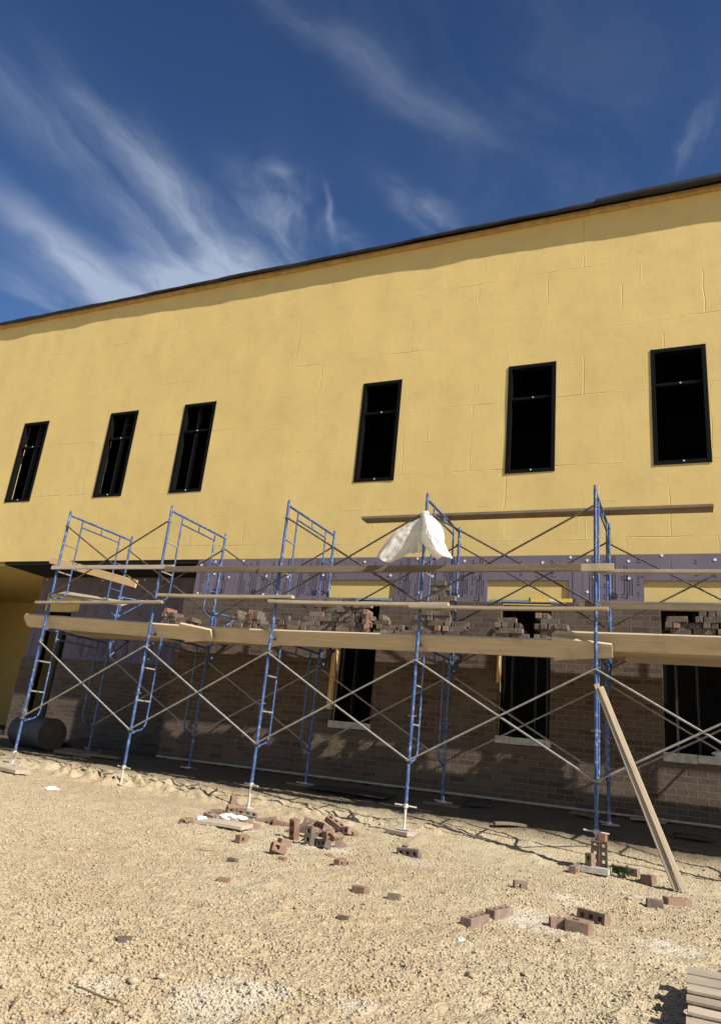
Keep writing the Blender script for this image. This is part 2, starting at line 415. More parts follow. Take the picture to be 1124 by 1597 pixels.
def build_ground():
    ts = np.arange(-2.35, 1.15, 0.0042)
    ny = int(math.log(12.2/1.6)/0.0047)
    ys = 1.6*np.exp(np.arange(ny+1)*0.0047)
    T, Y = np.meshgrid(ts, ys)
    X = T*Y
    Z = gbase(X, Y)
    rough = micro(X, Y)
    fade = sstep(0, 0.12, (T + 2.35))*sstep(0, 0.12, 1.145 - T)*sstep(1.6, 1.8, Y)
    Z = Z + rough*fade - 0.07*(1 - fade)
    H, W = X.shape
    V = np.stack([X, Y, Z], -1).reshape(-1, 3)
    idx = np.arange(H*W).reshape(H, W)
    F = np.stack([idx[:-1, :-1], idx[:-1, 1:], idx[1:, 1:], idx[1:, :-1]], -1).reshape(-1, 4)
    # wide coarse sheet all round, a little lower where the fine patch lies on it
    gx = np.array([-140, -80, -45, -28, -20, -14, -9, -5, -2, 1, 4, 8, 14, 25, 45, 90, 140.0])
    gy = np.array([-140, -80, -40, -20, -10, -4, 0, 2, 5, 8.0, 9.2, 10.4, 11.4, 12.5, 16, 30, 60, 140])
    XX, YY = np.meshgrid(gx, gy)
    ZZ = gbase(XX, YY) - 0.10
    V2 = np.stack([XX, YY, ZZ], -1).reshape(-1, 3)
    i2 = np.arange(V2.shape[0]).reshape(XX.shape) + V.shape[0]
    F2 = np.stack([i2[:-1, :-1], i2[:-1, 1:], i2[1:, 1:], i2[1:, :-1]], -1).reshape(-1, 4)
    V = np.concatenate([V, V2]); F = np.concatenate([F, F2])
    me = bpy.data.meshes.new('ground')
    me.vertices.add(len(V)); me.vertices.foreach_set('co', V.ravel())
    me.loops.add(F.size); me.loops.foreach_set('vertex_index', F.ravel().astype(np.int32))
    me.polygons.add(len(F)); me.polygons.foreach_set('loop_start', np.arange(0, F.size, 4, dtype=np.int32))
    me.polygons.foreach_set('use_smooth', np.ones(len(F), bool))
    me.update(); me.validate()
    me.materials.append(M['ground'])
    o = bpy.data.objects.new('ground', me); COL.objects.link(o)
    tag(o, kind='structure')
build_ground()

def build_pebbles(n):
    # small irregular stones: jittered octahedra split once is plenty at this size
    base = np.array([(1,0,0),(-1,0,0),(0,1,0),(0,-1,0),(0,0,1),(0,0,-1),(.6,.6,.35),(-.6,.6,.3),(-.6,-.6,.35),(.6,-.6,.3)], float)
    fc = np.array([(4,0,6),(4,6,2),(4,2,7),(4,7,1),(4,1,8),(4,8,3),(4,3,9),(4,9,0),(0,5,6),(6,5,2),(2,5,7),(7,5,1),(1,5,8),(8,5,3),(3,5,9),(9,5,0)])
    u = rng.random(n)
    Y = 2.0*np.exp(u*math.log(9.9/2.0))
    T = -2.05 + rng.random(n)*2.7
    X = Y*T
    dens = vnoise(X+13, Y+4, 0.75)*0.5 + vnoise(X, Y, 2.4)*0.3 + vnoise(X+31, Y, 7.0)*0.2
    cover = np.clip((dens - 0.30)*3.4, 0.22, 1)*(1 - 0.72*sstep(6.3, 8.0, Y + 0.22*X + (vnoise(X+5, Y, 1.1) - .5)*2.2))
    keep = rng.random(n) < cover
    X, Y = X[keep], Y[keep]; n = len(X)
    Z = gbase(X, Y) + micro(X, Y)
    S = (0.0036 + 0.0100*rng.random(n)**3.0)*(0.72 + 0.045*Y)
    bigm = rng.random(n) < 0.006; S[bigm] *= 2.0
    a = rng.random(n)*6.283
    V = base[None]*(1 + (rng.random((n, 10, 3)) - 0.5)*0.6)
    V = V*np.stack([S*(0.8+0.7*rng.random(n)), S, S*(0.55+0.3*rng.random(n))], -1)[:, None, :]
    ca, sa = np.cos(a)[:, None], np.sin(a)[:, None]
    x = V[..., 0]*ca - V[..., 1]*sa; y = V[..., 0]*sa + V[..., 1]*ca
    V = np.stack([x + X[:, None], y + Y[:, None], V[..., 2] + (Z + S*(-0.15 + 0.50*rng.random(n)))[:, None]], -1).reshape(-1, 3)
    F = (fc[None] + (np.arange(n)*10)[:, None, None]).reshape(-1, 3)
    me = bpy.data.meshes.new('gravel')
    me.vertices.add(len(V)); me.vertices.foreach_set('co', V.ravel())
    me.loops.add(F.size); me.loops.foreach_set('vertex_index', F.ravel().astype(np.int32))
    me.polygons.add(len(F)); me.polygons.foreach_set('loop_start', np.arange(0, F.size, 3, dtype=np.int32))
    me.update(); me.validate()
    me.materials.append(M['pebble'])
    o = bpy.data.objects.new('gravel', me); COL.objects.link(o)
    tag(o, 'small tan stones and crumbs lying loose over the sandy yard', 'gravel', kind='stuff')
build_pebbles(300000)

# ------------------------------------------------------------------ the building
WY = 10.80                       # face of the yellow sheathing
XL, XR = -26.0, 9.0
ROOF = 9.29
bld = empty('building', (0, 0, 0))
tag(bld, 'two storey building under construction, yellow sheathed above, purple foam and brown brick below', 'building')

UPW = [(-13.90, -13.15), (-11.28, -10.54), (-9.28, -8.52), (-5.20, -4.46), (-2.49, -1.72), (-0.24, 0.53), (4.3, 5.07)]
UZ = (4.40, 6.35)

def sheet(holes, x0, x1, z0, z1, yf, thick, step, wob):
    """a wall slab facing -Y with real openings"""
    xs = set(np.round(np.arange(x0, x1 + 1e-6, step), 4)); zs = set(np.round(np.arange(z0, z1 + 1e-6, step), 4))
    xs |= {x0, x1}; zs |= {z0, z1}
    for a, b, c, d in holes:
        xs |= {a, b}; zs |= {c, d}
    xs = [x for x in sorted(xs) if x0 <= x <= x1]; zs = [z for z in sorted(zs) if z0 <= z <= z1]
    def thin(v, keep):
        out = [v[0]]
        for q in v[1:]:
            if q - out[-1] < step*0.3:
                if q in keep and out[-1] not in keep: out[-1] = q
                elif q in keep: out.append(q)
            else: out.append(q)
        return out
    xs = thin(xs, {x0, x1} | {h[0] for h in holes} | {h[1] for h in holes}); zs = thin(zs, {z0, z1} | {h[2] for h in holes} | {h[3] for h in holes})
    nx, nz = len(xs), len(zs)
    mb = MB()
    XX, ZZ = np.meshgrid(np.array(xs), np.array(zs))
    D = (vnoise(XX+40, ZZ+40, 1.2) - 0.5)*wob + (vnoise(XX*1.6+70, ZZ*0.5+40, 2.2) - 0.5)*wob*0.6 if wob else XX*0
    vs = [(xs[i], yf + D[j, i], zs[j]) for j in range(nz) for i in range(nx)]
    fs = []
    inside = lambda x, z: any(a < x < b and c < z < d for a, b, c, d in holes)
    for j in range(nz-1):
        for i in range(nx-1):
            if not inside((xs[i]+xs[i+1])/2, (zs[j]+zs[j+1])/2):
                fs.append((j*nx+i, j*nx+i+1, (j+1)*nx+i+1, (j+1)*nx+i))
    mb.add(vs, fs, 0, True)
    yb = yf + thick
    for a, b, c, d in holes:     # reveals
        d = min(d, z1)
        y0 = yf + 0.001
        mb.add([(a,y0,c),(a,yb,c),(a,yb,d),(a,y0,d)], [(0,1,2,3)]); mb.add([(b,y0,c),(b,yb,c),(b,yb,d),(b,y0,d)], [(3,2,1,0)])
        mb.add([(a,y0,c),(b,y0,c),(b,yb,c),(a,yb,c)], [(0,1,2,3)]); mb.add([(a,y0,d),(b,y0,d),(b,yb,d),(a,yb,d)], [(3,2,1,0)])
    mb.add([(x0,yf,z0),(x1,yf,z0),(x1,yb,z0),(x0,yb,z0)], [(3,2,1,0)])
    mb.add([(x0,yf,z1),(x1,yf,z1),(x1,yb,z1),(x0,yb,z1)], [(0,1,2,3)])
    mb.add([(x0,yf,z0),(x0,yb,z0),(x0,yb,z1),(x0,yf,z1)], [(3,2,1,0)]); mb.add([(x1,yf,z0),(x1,yb,z0),(x1,yb,z1),(x1,yf,z1)], [(0,1,2,3)])
    return mb

upper = sheet([(a, b, *UZ) for a, b in UPW], XL, XR, 3.0, ROOF, WY, 0.16, 0.11, 0.009).build('upper_wall', M['sheath'], bld)
upper['label'] = 'yellow taped and wrinkled sheathing of the upper storey'
# lower front wall (right of the recess)
LOW = [(-5.12, -4.44, 0.28, 2.22), (-2.45, -1.71, 0.28, 2.22), (-0.22, 1.45, 0.26, 2.22)]
CX = -8.25
BY = 10.68                       # face of the brick veneer
back = MB()
back_sheet = sheet([h for h in LOW], CX, XR, -0.75, 2.998, WY + 0.004, 0.16, 0.6, 0).build('sheathing_board', M['sheath'], bld)
# brick veneer: the top is racked here and there
bw = sheet([(a, b, c, 2.6) for a, b, c, d in LOW], CX - 0.11, XR, -0.58, 2.235, BY, 0.09, 0.5, 0)
bw.build('brick_wall', M['brickwall'], bld)
# recess at the left: back wall in brick and foam, yellow further left
RY = 12.0
rb = sheet([(-13.07, -12.38, -0.18, 2.14)], -13.48, CX + 0.1, -0.75, 2.998, RY, 0.16, 0.6, 0)
rb.build('recess_wall', M['sheath'], bld)
sheet([(-13.07, -12.38, -0.18, 2.6)], -13.45, CX + 0.05, -0.6, 1.09, RY - 0.12, 0.09, 0.5, 0).build('brick_wall', M['brickwall'], bld)
PYB = 15.2                      # the covered passage at the left runs deep into the building
sheet([], XL, -13.2, -0.5, 2.998, PYB, 0.3, 0.11, 0.006).build('passage_wall', M['sheath'], bld)
MB().box((XL, PYB - 0.06, -0.8), (-13.2, PYB + 0.1, -0.505)).build('plinth', M['concrete'], bld)
MB().box((-13.478, RY + 0.162, -0.75), (-13.30, PYB - 0.005, 2.99)).build('passage_side_wall', M['sheath'], bld)
MB().box((XL, WY + 0.006, -0.75), (-17.2, WY + 0.16, 2.998)).build('light_blocking_wall', M['sheath'], bld)  # added out of view, keeps light from the left out of the passage
MB().box((CX - 0.02, WY + 0.17, -0.75), (CX + 0.15, RY + 0.3, 2.995)).build('return_wall', M['sheath'], bld)
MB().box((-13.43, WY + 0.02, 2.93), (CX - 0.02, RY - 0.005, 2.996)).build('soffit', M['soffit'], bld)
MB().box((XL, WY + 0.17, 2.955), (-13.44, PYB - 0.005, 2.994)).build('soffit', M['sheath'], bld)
# interior: floors, ceiling, back, so that openings look into dark rooms
MB().box((XL, 11.9, -0.7), (XR, 19, -0.5)).build('floor_slab', M['interior'], bld)
MB().box((XL, 10.98, 3.02), (XR, 19, 3.35)).build('floor_slab', M['interior'], bld)
MB().box((XL, 10.98, 9.0), (XR, 19, 9.27)).build('roof_slab', M['interior'], bld)
MB().box((XL, 18.8, -0.7), (XR, 19, 9.1)).build('back_wall', M['interior'], bld)
for xx in (XL, XR - 0.2):
    MB().box((xx, 10.97, -0.7), (xx + 0.2, 18.8, 9.1)).build('end_wall', M['sheath'], bld)
MB().box((-8.0, 13.4, -0.5), (XR-0.3, 13.5, 3.0)).build('partition', M['interior'], bld)
# base flashing, weep line
MB().box((CX - 0.13, BY - 0.012, -0.575), (XR, BY - 0.003, -0.548)).build('flashing', M['flash'], bld)

# foam boards with print, one per 1.22 m, cut out above the window heads
COVERS = [(-5.45, -4.24), (-2.70, -1.47), (-0.43, 1.68)]
FY = WY - 0.034
def foam_board(x0, x1, z0, z1, y, cut=None, seed=0):
    r = random.Random(41)          # every board carries the same factory print
    rw = random.Random(seed)
    mb = MB()
    def slab(a, b, c, d):
        if b - a > 0.01 and d - c > 0.01: mb.box((a, y, c), (b, y + 0.033, d))
    if cut and cut[1] > x0 and cut[0] < x1:
        a, b = max(x0, cut[0]), min(x1, cut[1])
        slab(x0, a, z0, z1); slab(b, x1, z0, z1); slab(a, b, cut[2], z1)
    else: slab(x0, x1, z0, z1)
    yk = y - 0.002
    def clear(x, z, w=0.0, h=0.0):
        return not (cut and x + w > cut[0] - 0.03 and x < cut[1] + 0.03 and z < cut[2] + 0.03) and x0 + 0.03 < x and x + w < x1 - 0.03
    def bar(x, z, w, h):
        if clear(x, z, w, h): mb.box((x, yk, z), (x + w, y - 0.0003, min(z + h, z1 - 0.01)), 1)
    def ring(x, z, R, t=0.022):
        if not clear(x - R, z - R, 2*R): return
        k = 18
        vs = []
        for i in range(k):
            c, s = math.cos(6.2832*i/k), math.sin(6.2832*i/k)
            vs += [(x + R*c, yk, z + R*s), (x + (R-t)*c, yk, z + (R-t)*s)]
        mb.add(vs, [(2*i, 2*((i+1) % k), 2*((i+1) % k)+1, 2*i+1)[::-1] for i in range(k)], 1)
    W = x1 - x0
    ringed = False
    for q0 in (0.10, 0.16):
     q = x0 + q0
     while q < x1 - 0.12:         # columns of print running up the board
         kind = r.choice('lljjpo|tlj')
         zb = z0 + r.uniform(0.02, 0.15)
         if kind in 'l|':
             n = r.choice((2, 3, 4))
             for i in range(n): bar(q + i*0.035, zb, 0.008, r.choice((0.25, 0.45, 0.7)))
             q += n*0.035 + 0.08
         elif kind == 'j':
             zz = zb
             while zz < z1 - 0.15:
                 bar(q, zz, 0.014, 0.085); bar(q - 0.03, zz, 0.03, 0.014); bar(q - 0.075, zz + 0.01, 0.03, 0.012); bar(q - 0.075, zz + 0.055, 0.03, 0.012)
                 zz += r.uniform(0.24, 0.4)
             q += 0.12
         elif kind == 'o':
            if not ringed: ring(q + 0.03, z0 + 0.13, 0.05, 0.018); bar(q + 0.018, z0 + 0.11, 0.024, 0.03)
            ringed = True
            q += 0.17
         elif kind == 't':
             bar(q, zb, 0.010, 0.62); bar(q + 0.09, zb, 0.010, 0.62); bar(q, zb + 0.62, 0.1, 0.01); bar(q + 0.045, zb, 0.02, 0.55); q += 0.2
         else:
             zz = zb
             while zz < z1 - 0.06:
                 bar(q, zz, r.uniform(0.02, 0.05), 0.012); bar(q + 0.01, zz + 0.03, 0.012, 0.03); zz += r.uniform(0.07, 0.2)
             q += 0.11
         q += r.uniform(0.0, 0.05)
    o = mb.build('insulation_board', [M['foam'], M['ink']], bld)
    for zz in (z0 + 0.42, z1 - 0.06, z0 + 0.14):
        for fx in (0.1, 0.5, 0.9):
            x = x0 + W*fx + rw.uniform(-0.06, 0.06); z = zz + rw.uniform(-0.05, 0.05)
            if not clear(x - 0.03, z - 0.03, 0.06) or rw.random() < 0.4: continue
            w = MB(); k = 12
            w.tube([(x, y - 0.001, z), (x, y - 0.006, z)], 0.021, k)
            w.build('washer', M['washer'], o)
    return o
xs = [CX, -7.38, -6.16, -4.94, -3.72, -2.5, -1.28, -0.06, 1.16, 2.38, 3.6, 4.82, 6.04]
for i in range(len(xs) - 1):
    cut = None
    for a, b in COVERS:
        if b > xs[i] and a < xs[i+1]: cut = (a, b, 2.60)
    foam_board(xs[i] + 0.002, xs[i+1] - 0.002, 2.238, 2.985, FY, cut, 40 + i)
xs = [-13.47, -12.3, -11.08, -9.86, CX - 0.03]
for i in range(len(xs) - 1):
    cut = (-13.25, -12.18, 2.56) if i < 2 else None
    foam_board(xs[i] + 0.002, xs[i+1] - 0.002, 1.095, 2.925, RY - 0.036, cut, 70 + i)
MB().box((-12.37, RY - 0.0375, 1.095), (-12.18, RY - 0.0045, 2.15)).build('insulation_board', M['foam'], bld)
MB().box((-13.25, RY - 0.0375, 1.095), (-13.08, RY - 0.0045, 2.15)).build('insulation_board', M['foam'], bld)
# steel lintels under the cut-outs
for a, b in COVERS:
    MB().box((a + 0.03, BY + 0.004, 2.2375), (b - 0.03, FY - 0.002, 2.25)).box((a + 0.03, FY - 0.012, 2.2505), (b - 0.03, FY - 0.003, 2.29)).build('lintel', M['lintel'], bld)

# upper windows
for wi, (a, b) in enumerate(UPW):
    z0, z1 = UZ
    w = empty('window', ((a+b)/2, WY, z0)); w.parent = bld
    h = (b-a)/2; H = z1 - z0
    fr = MB(); t = 0.05; y0, y1 = -0.014, 0.11
    fr.box((-h-0.012, y0, -0.012), (-h+t, y1, H+0.012)); fr.box((h-t, y0, -0.012), (h+0.012, y1, H+0.012))
    fr.box((-h+t, y0+0.002, -0.012), (h-t, y1, t)); fr.box((-h+t, y0+0.002, H-t), (h-t, y1, H+0.012))
    fr.build('frame', M['frame'], w)
    zm = 5.745 - z0
    MB().box((-h+t, 0.02, zm-0.022), (h-t, 0.09, zm+0.022)).build('mullion', M['frame'], w)
    for zz in (zm, 0.03):
        MB().tube([(0.02, 0.021 if zz == zm else -0.013, zz), (0.02, 0.012 if zz == zm else -0.02, zz)], 0.013, 10).build('clip', M['dot'], w)
    r = random.Random(wi + 3)
    for k in range(2 if wi < 3 else 0):
        x = -h + 0.12 + (0.28 + 0.1*r.random())*k
        MB().box((x, 0.30 + 0.25*k, -0.9), (x + 0.035, 0.39 + 0.25*k, H + 1.5)).build('metal_stud', M['stud'], w)
# lower windows
for wi, (a, b, z0, z1) in enumerate(LOW + [(-13.07, -12.38, -0.18, 2.14)]):
    rec = wi == 3
    yb = (RY - 0.12) if rec else BY
    w = empty('window_opening', ((a+b)/2, yb, z0)); w.parent = bld
    h = (b-a)/2; H = z1 - z0
    if not rec:
        sl = MB(); r = random.Random(wi)
        x = -h - 0.02
        while x < h:
            x2 = min(h + 0.03, x + r.uniform(0.18, 0.42))
            sl.box((x, -0.035 + r.uniform(-0.01, 0.015), -0.095 + r.uniform(-0.01, 0.01)), (x2 - 0.006, 0.10, 0.012 - r.uniform(0, 0.012))); x = x2
        sl.build('sill', M['sill'], w)
        if wi < 2:
            j = MB().box((-h - 0.07 if wi == 0 else -h - 0.025, -0.045, 0.18 if wi == 0 else 0.75), (-h + 0.004, 0.03, H - 0.45)).build('jamb_board', M['fresh'], w)
    fr = MB(); t = 0.045
    fr.box((-h+0.001, 0.13, 0.0), (-h+t, 0.22, H)); fr.box((h-t, 0.13, 0.0), (h-0.001, 0.22, H)); fr.box((-h+t, 0.13, H-t), (h-t, 0.22, H-0.001))
    fr.build('frame', M['frame'], w)
    r = random.Random(wi + 50)
    n = 3 if b - a < 1 else 5
    for k in range(n):
        x = -h + 0.1 + (b-a-0.2)*k/(n-1) + r.uniform(-0.05, 0.05)
        MB().box((x, 0.5 + 0.35*(k % 2), -0.8), (x + 0.032, 0.6 + 0.35*(k % 2), H + 0.6)).build('metal_stud', M['stud'], w)

# roof edge: nailer, loose membrane flap with a wavy lower edge
MB().box((XL, WY - 0.085, 9.205), (XR, WY - 0.012, 9.275)).build('nailer', M['nailer'], bld)
def flap(x0, x1, yo, ztop, zlow, amp, seed):
    r = np.random.default_rng(seed); ph = r.random(4)*6
    mb = MB()
    xs = np.arange(x0, x1 + 0.01, 0.12)
    prof = []
    for x in xs:
        w = 0.5*math.sin(x*1.1 + ph[0]) + 0.3*math.sin(x*2.7 + ph[1]) + 0.2*math.sin(x*6.1 + ph[2]) + 0.12*math.sin(x*13 + ph[3])
        o = yo + amp*0.5*w
        o += 0.0055*(min(x, 2.0) + 15.0)
        zl = zlow + amp*0.7*(0.5*math.sin(x*0.9 + ph[1]) + 0.5*math.sin(x*3.3 + ph[2]))
        zt = ztop + 0.006*w
        prof.append([(x, WY - o, zl), (x, WY - o - 0.004, (zl+zt)/2), (x, WY - o + 0.012, zt - 0.02), (x, WY - o + 0.05, zt + 0.004), (x, WY + 0.3, zt + 0.01), (x, WY + 3.0, zt + 0.01),
                     (x, WY + 3.0, zt - 0.01), (x, WY + 0.3, zt - 0.01), (x, WY - o + 0.05, zt - 0.014), (x, WY - o + 0.018, zl)])
    k = len(prof[0])
    vs = [p for row in prof for p in row]
    fs = [(i*k + j, i*k + (j+1) % k, (i+1)*k + (j+1) % k, (i+1)*k + j) for i in range(len(prof)-1) for j in range(k)]
    mb.add(vs, fs, 0, True)
    mb.add(prof[0], [tuple(range(k))]); mb.add(prof[-1], [tuple(range(k-1, -1, -1))])
    return mb
fl = flap(XL, XR, 0.140, 9.335, 9.235, 0.032, 5).build('roof_membrane', M['membrane'], bld)
fl2 = flap(-1.05, 5.2, 0.158, 9.385, 9.225, 0.022, 9).build('roof_membrane', M['membrane'], bld)
fl2['label'] = 'second lap of black membrane raised along the right end of the roof edge'

# ------------------------------------------------------------------ scaffold
PX = [-9.38, -7.245, -5.135, -3.01, -0.87, 1.26]
FYS, DEP, FH = 8.57, 1.524, 1.93
ZJ = 1.30                       # joint between the two lifts
def make_frame():
    t = empty('frame_scaffold')
    for y in (0, DEP):
        leg = MB().tube([(0, y, 0), (0, y, FH)], 0.0215, 10)
        leg.tube([(0, y, FH), (0, y, FH + 0.035)], 0.017, 8)
        o = leg.build('leg', M['blue'], t)
        for z in (FH - 0.24, FH - 1.45, FH - 0.93):
            MB().tube([(-0.05, y, z), (0.05, y, z)], 0.008, 6).build('brace_stud', M['galv'], o)
    zt = FH - 0.05
    MB().tube([(0, 0.0, zt), (0, DEP, zt)], 0.019, 8).build('top_bar', M['blue'], t)
    MB().tube([(0, 0.30, zt - 0.125), (0, DEP - 0.30, zt - 0.125)], 0.0135, 8).tube([(0, DEP/2, zt), (0, DEP/2, zt - 0.125)], 0.012, 6).build('lower_bar', M['blue'], t)
    for s in (0, 1):
        yy = lambda v: v if s == 0 else DEP - v
        pts = [(0, yy(0.30), zt), (0, yy(0.30), FH - 1.30)]
        for k in range(1, 7):
            a = k/6*math.pi/2
            pts.append((0, yy(0.30 - 0.16*(1 - math.cos(a))), FH - 1.30 - 0.15*math.sin(a)))
        pts.append((0, yy(0.0), FH - 1.50))
        MB().tube(pts, 0.0135, 8).build('inner_post', M['blue'], t)
        for z in (FH - 0.56, FH - 1.03):
            MB().tube([(0, yy(0.0), z), (0, yy(0.30), z)], 0.0125, 8).build('rung', M['galv'] if s == 0 else M['blue'], t)
    return t
ordn = ['first', 'second', 'third', 'fourth', 'fifth', 'sixth']
proto = None
for i, x in enumerate(PX):
    for lift in (0, 1):
        o = make_frame() if proto is None else copy_tree(proto)
        proto = proto or o
        o.location = (x, FYS, ZJ - FH + lift*FH)
        o.rotation_euler = (0, rad(random.uniform(-0.25, 0.25)), rad(random.uniform(-1.2, 1.2)) + (0 if i < 4 else rad(-0.8)))
        what = ('lower blue scaffold frame, below the plank deck' if lift == 0 else 'upper blue scaffold frame, rising above the plank deck')
        tag(o, f'{what}, {ordn[i]} from the left' , 'scaffold frame', 'blue steel scaffold frames')

# screw jacks
def make_jack(h):
    t = empty('screw_jack')
    MB().tube([(0, 0, 0.008), (0, 0, h + 0.05)], 0.016, 8).build('rod', M['jack'], t)
    MB().box((-0.065, -0.065, 0.0), (0.065, 0.065, 0.009)).build('base_plate', M['jack'], t)
    MB().tube([(0, 0, h - 0.045), (0, 0, h)], 0.03, 8).tube([(-0.13, -0.01, h - 0.015), (0.13, 0.01, h - 0.03)], 0.010, 6).build('handle', M['jack'], t)
    return t
for i, x in enumerate(PX):
    for s, y in ((0, FYS), (1, FYS + DEP)):
        zg = gz(x, y) + (0.055 if (i == 3 and s == 0) else 0.012)
        if i == 4 and s == 0: zg = -0.74
        h = (ZJ - FH) - zg
        j = make_jack(h); j.location = (x, y, zg); j.rotation_euler = (0, 0, random.uniform(-0.6, 0.6))
        tag(j, f'grey screw jack under the {"front" if s == 0 else "back"} leg of the {ordn[i]} frame from the left', 'screw jack', 'screw jacks under the scaffold')

# cross braces
def brace(x0, x1, y, z0, z1, label):
    cx, cz = (x0+x1)/2, (z0+z1)/2
    t = empty('cross_brace', (cx, y, cz))
    hx, hz = (x1-x0)/2, (z1-z0)/2
    for s, dy in ((1, -0.014), (-1, 0.014)):
        sag = random.uniform(-0.012, 0.004)
        MB().tube([(-hx, dy, -s*hz), (0, dy*0.9, sag), (hx, dy, s*hz)], 0.0125, 7).build('tube', M['rusty' if 'above' in label else 'galv'], t)
    MB().tube([(0, -0.032, 0), (0, 0.032, 0)], 0.011, 6).build('pivot_bolt', M['galv'], t)
    tag(t, label, 'cross brace', 'galvanised cross braces of the scaffold')
bays = ['leftmost', 'second', 'third', 'fourth', 'rightmost']
bayn = lambda i: f'{bays[i]} scaffold bay' if i in (0, 4) else f'{bays[i]} scaffold bay from the left'
for i in range(5):
    a, b = PX[i], PX[i+1]
    zl = ZJ - FH
    brace(a, b, FYS - 0.035, zl + FH - 1.45, zl + FH - 0.26, f'front cross brace below the deck, {bayn(i)}')
    brace(a, b, FYS + DEP + 0.035, zl + FH - 1.45, zl + FH - 0.26, f'back cross brace below the deck, {bayn(i)}')
    zu = ZJ
    if i in (0, 2, 3):
        brace(a, b, FYS - 0.035, zu + FH - 1.45, zu + FH - 0.24, f'front cross brace above the deck, {bayn(i)}')
    brace(a, b, FYS + DEP + 0.035, zu + FH - 1.45, zu + FH - 0.24, f'back cross brace above the deck, {bayn(i)}')

# side brackets on the back legs, holding the two planks next to the wall
def make_bracket():
    mb = MB()
    mb.tube([(0, 0.04, 0), (0, 0.50, 0)], 0.017, 8); mb.tube([(0, 0.045, 0.02), (0, 0.045, -0.36)], 0.017, 8)
    mb.tube([(0, 0.06, -0.34), (0, 0.47, -0.01)], 0.014, 8); mb.tube([(0, 0.49, -0.03), (0, 0.49, 0.05)], 0.014, 6)
    t = empty('side_bracket')
    mb.build('bracket_frame', M['blue'], t)
    MB().box((-0.03, -0.025, -0.35), (0.03, 0.03, -0.30)).box((-0.03, -0.025, -0.03), (0.03, 0.03, 0.02)).build('hook', M['blue'], t)
    return t
br = None
for i, x in enumerate(PX):
    o = make_bracket() if br is None else copy_tree(br)
    br = br or o
    o.location = (x, FYS + DEP, 1.375)
    tag(o, f'blue side bracket under the deck on the back leg of the {ordn[i]} frame', 'side bracket', 'blue side brackets under the deck')
o = copy_tree(br); o.location = (PX[0] + 0.02, FYS + DEP, 2.10); o.rotation_euler = (0, 0, rad(-40))
tag(o, 'blue triangular side bracket hooked high on the leftmost frame, above the deck', 'side bracket', 'blue side brackets above the deck')
o = copy_tree(br); o.location = (PX[1] + 0.02, FYS + DEP, 1.85); o.rotation_euler = (0, 0, rad(-20))
tag(o, 'blue triangular side bracket hooked on the second frame, just above the deck', 'side bracket', 'blue side brackets above the deck')

# planks
def plank(name, L, W, T, mat, seg=8, bow=0.0, ear=0.0, chamfer=0.004):
    """board lying along X, centre at the origin, edges eased"""
    mb = MB()
    rows = []
    c = chamfer
    n = seg
    for i in range(n + 1):
        x = -L/2 + L*i/n
        dz = bow*(1 - (2*i/n - 1)**2)
        w = W/2
        if ear and i in (0, n): w = W/2 - ear
        rows.append([(x, -w + c, -T/2 + dz), (x, w - c, -T/2 + dz), (x, w, -T/2 + c + dz), (x, w, T/2 - c + dz), (x, w - c, T/2 + dz), (x, -w + c, T/2 + dz), (x, -w, T/2 - c + dz), (x, -w, -T/2 + c + dz)])
    if ear:
        for i, d in ((0, 0.05), (n, -0.05)):
            full = [(p[0] + d, p[1]*(W/2)/(W/2 - ear), p[2]) for p in rows[i]]
            rows.insert(i + 1 if i == 0 else len(rows) - 1, full)
    k = 8
    vs = [p for r in rows for p in r]
    fs = [(i*k + (j+1) % k, i*k + j, (i+1)*k + j, (i+1)*k + (j+1) % k) for i in range(len(rows)-1) for j in range(k)]
    mb.add(vs, fs); mb.add(rows[0], [tuple(range(k))]); mb.add(rows[-1], [tuple(range(k-1, -1, -1))])
    return mb.build(name, mat)

def beam(name, p0, p1, W, T, mat, label, cat, group=None, roll=0.0, bow=0.0, ear=0.0):
    p0, p1 = Vector(p0), Vector(p1)
    o = plank(name, (p1-p0).length, W, T, mat, bow=bow, ear=ear)
    x = (p1-p0).normalized()
    up = Vector((0, 0, 1)) if abs(x.z) < 0.95 else Vector((0, 1, 0))
    y = up.cross(x).normalized(); z = x.cross(y)
    Mx = Matrix((x, y, z)).transposed().to_4x4() @ Matrix.Rotation(roll, 4, 'X')
    o.matrix_world = Matrix.Translation((p0+p1)/2) @ Mx
    return tag(o, label, cat, group)

T0 = 0.039
secs = [  # x0, x1, z of the underside, planks, name
    (-9.70, -4.90, 1.322, 5, 'left deck section'),
    (-5.06, -0.20, 1.363, 5, 'middle deck section'),
    (-0.60, 3.50, 1.322, 5, 'right deck section'),
]
for si, (x0, x1, z, n, nm) in enumerate(secs):
    y = FYS + 0.275
    for k in range(n):
        dx = random.uniform(-0.05, 0.05)
        w = 0.228
        beam('scaffold_plank', (x0 + dx, y + w/2, z + T0/2), (x1 + dx*0.7, y + w/2, z + T0/2 + random.uniform(0, .003)), w, T0, M['plank'],
             (f'tan plank at the front of the {nm}, behind the tipped planks' if k == 0 else f'tan plank of the {nm}, {ordn[k]} from the front'), 'plank', 'planks of the scaffold deck', bow=-0.004, ear=0.012)
        y += w + 0.005
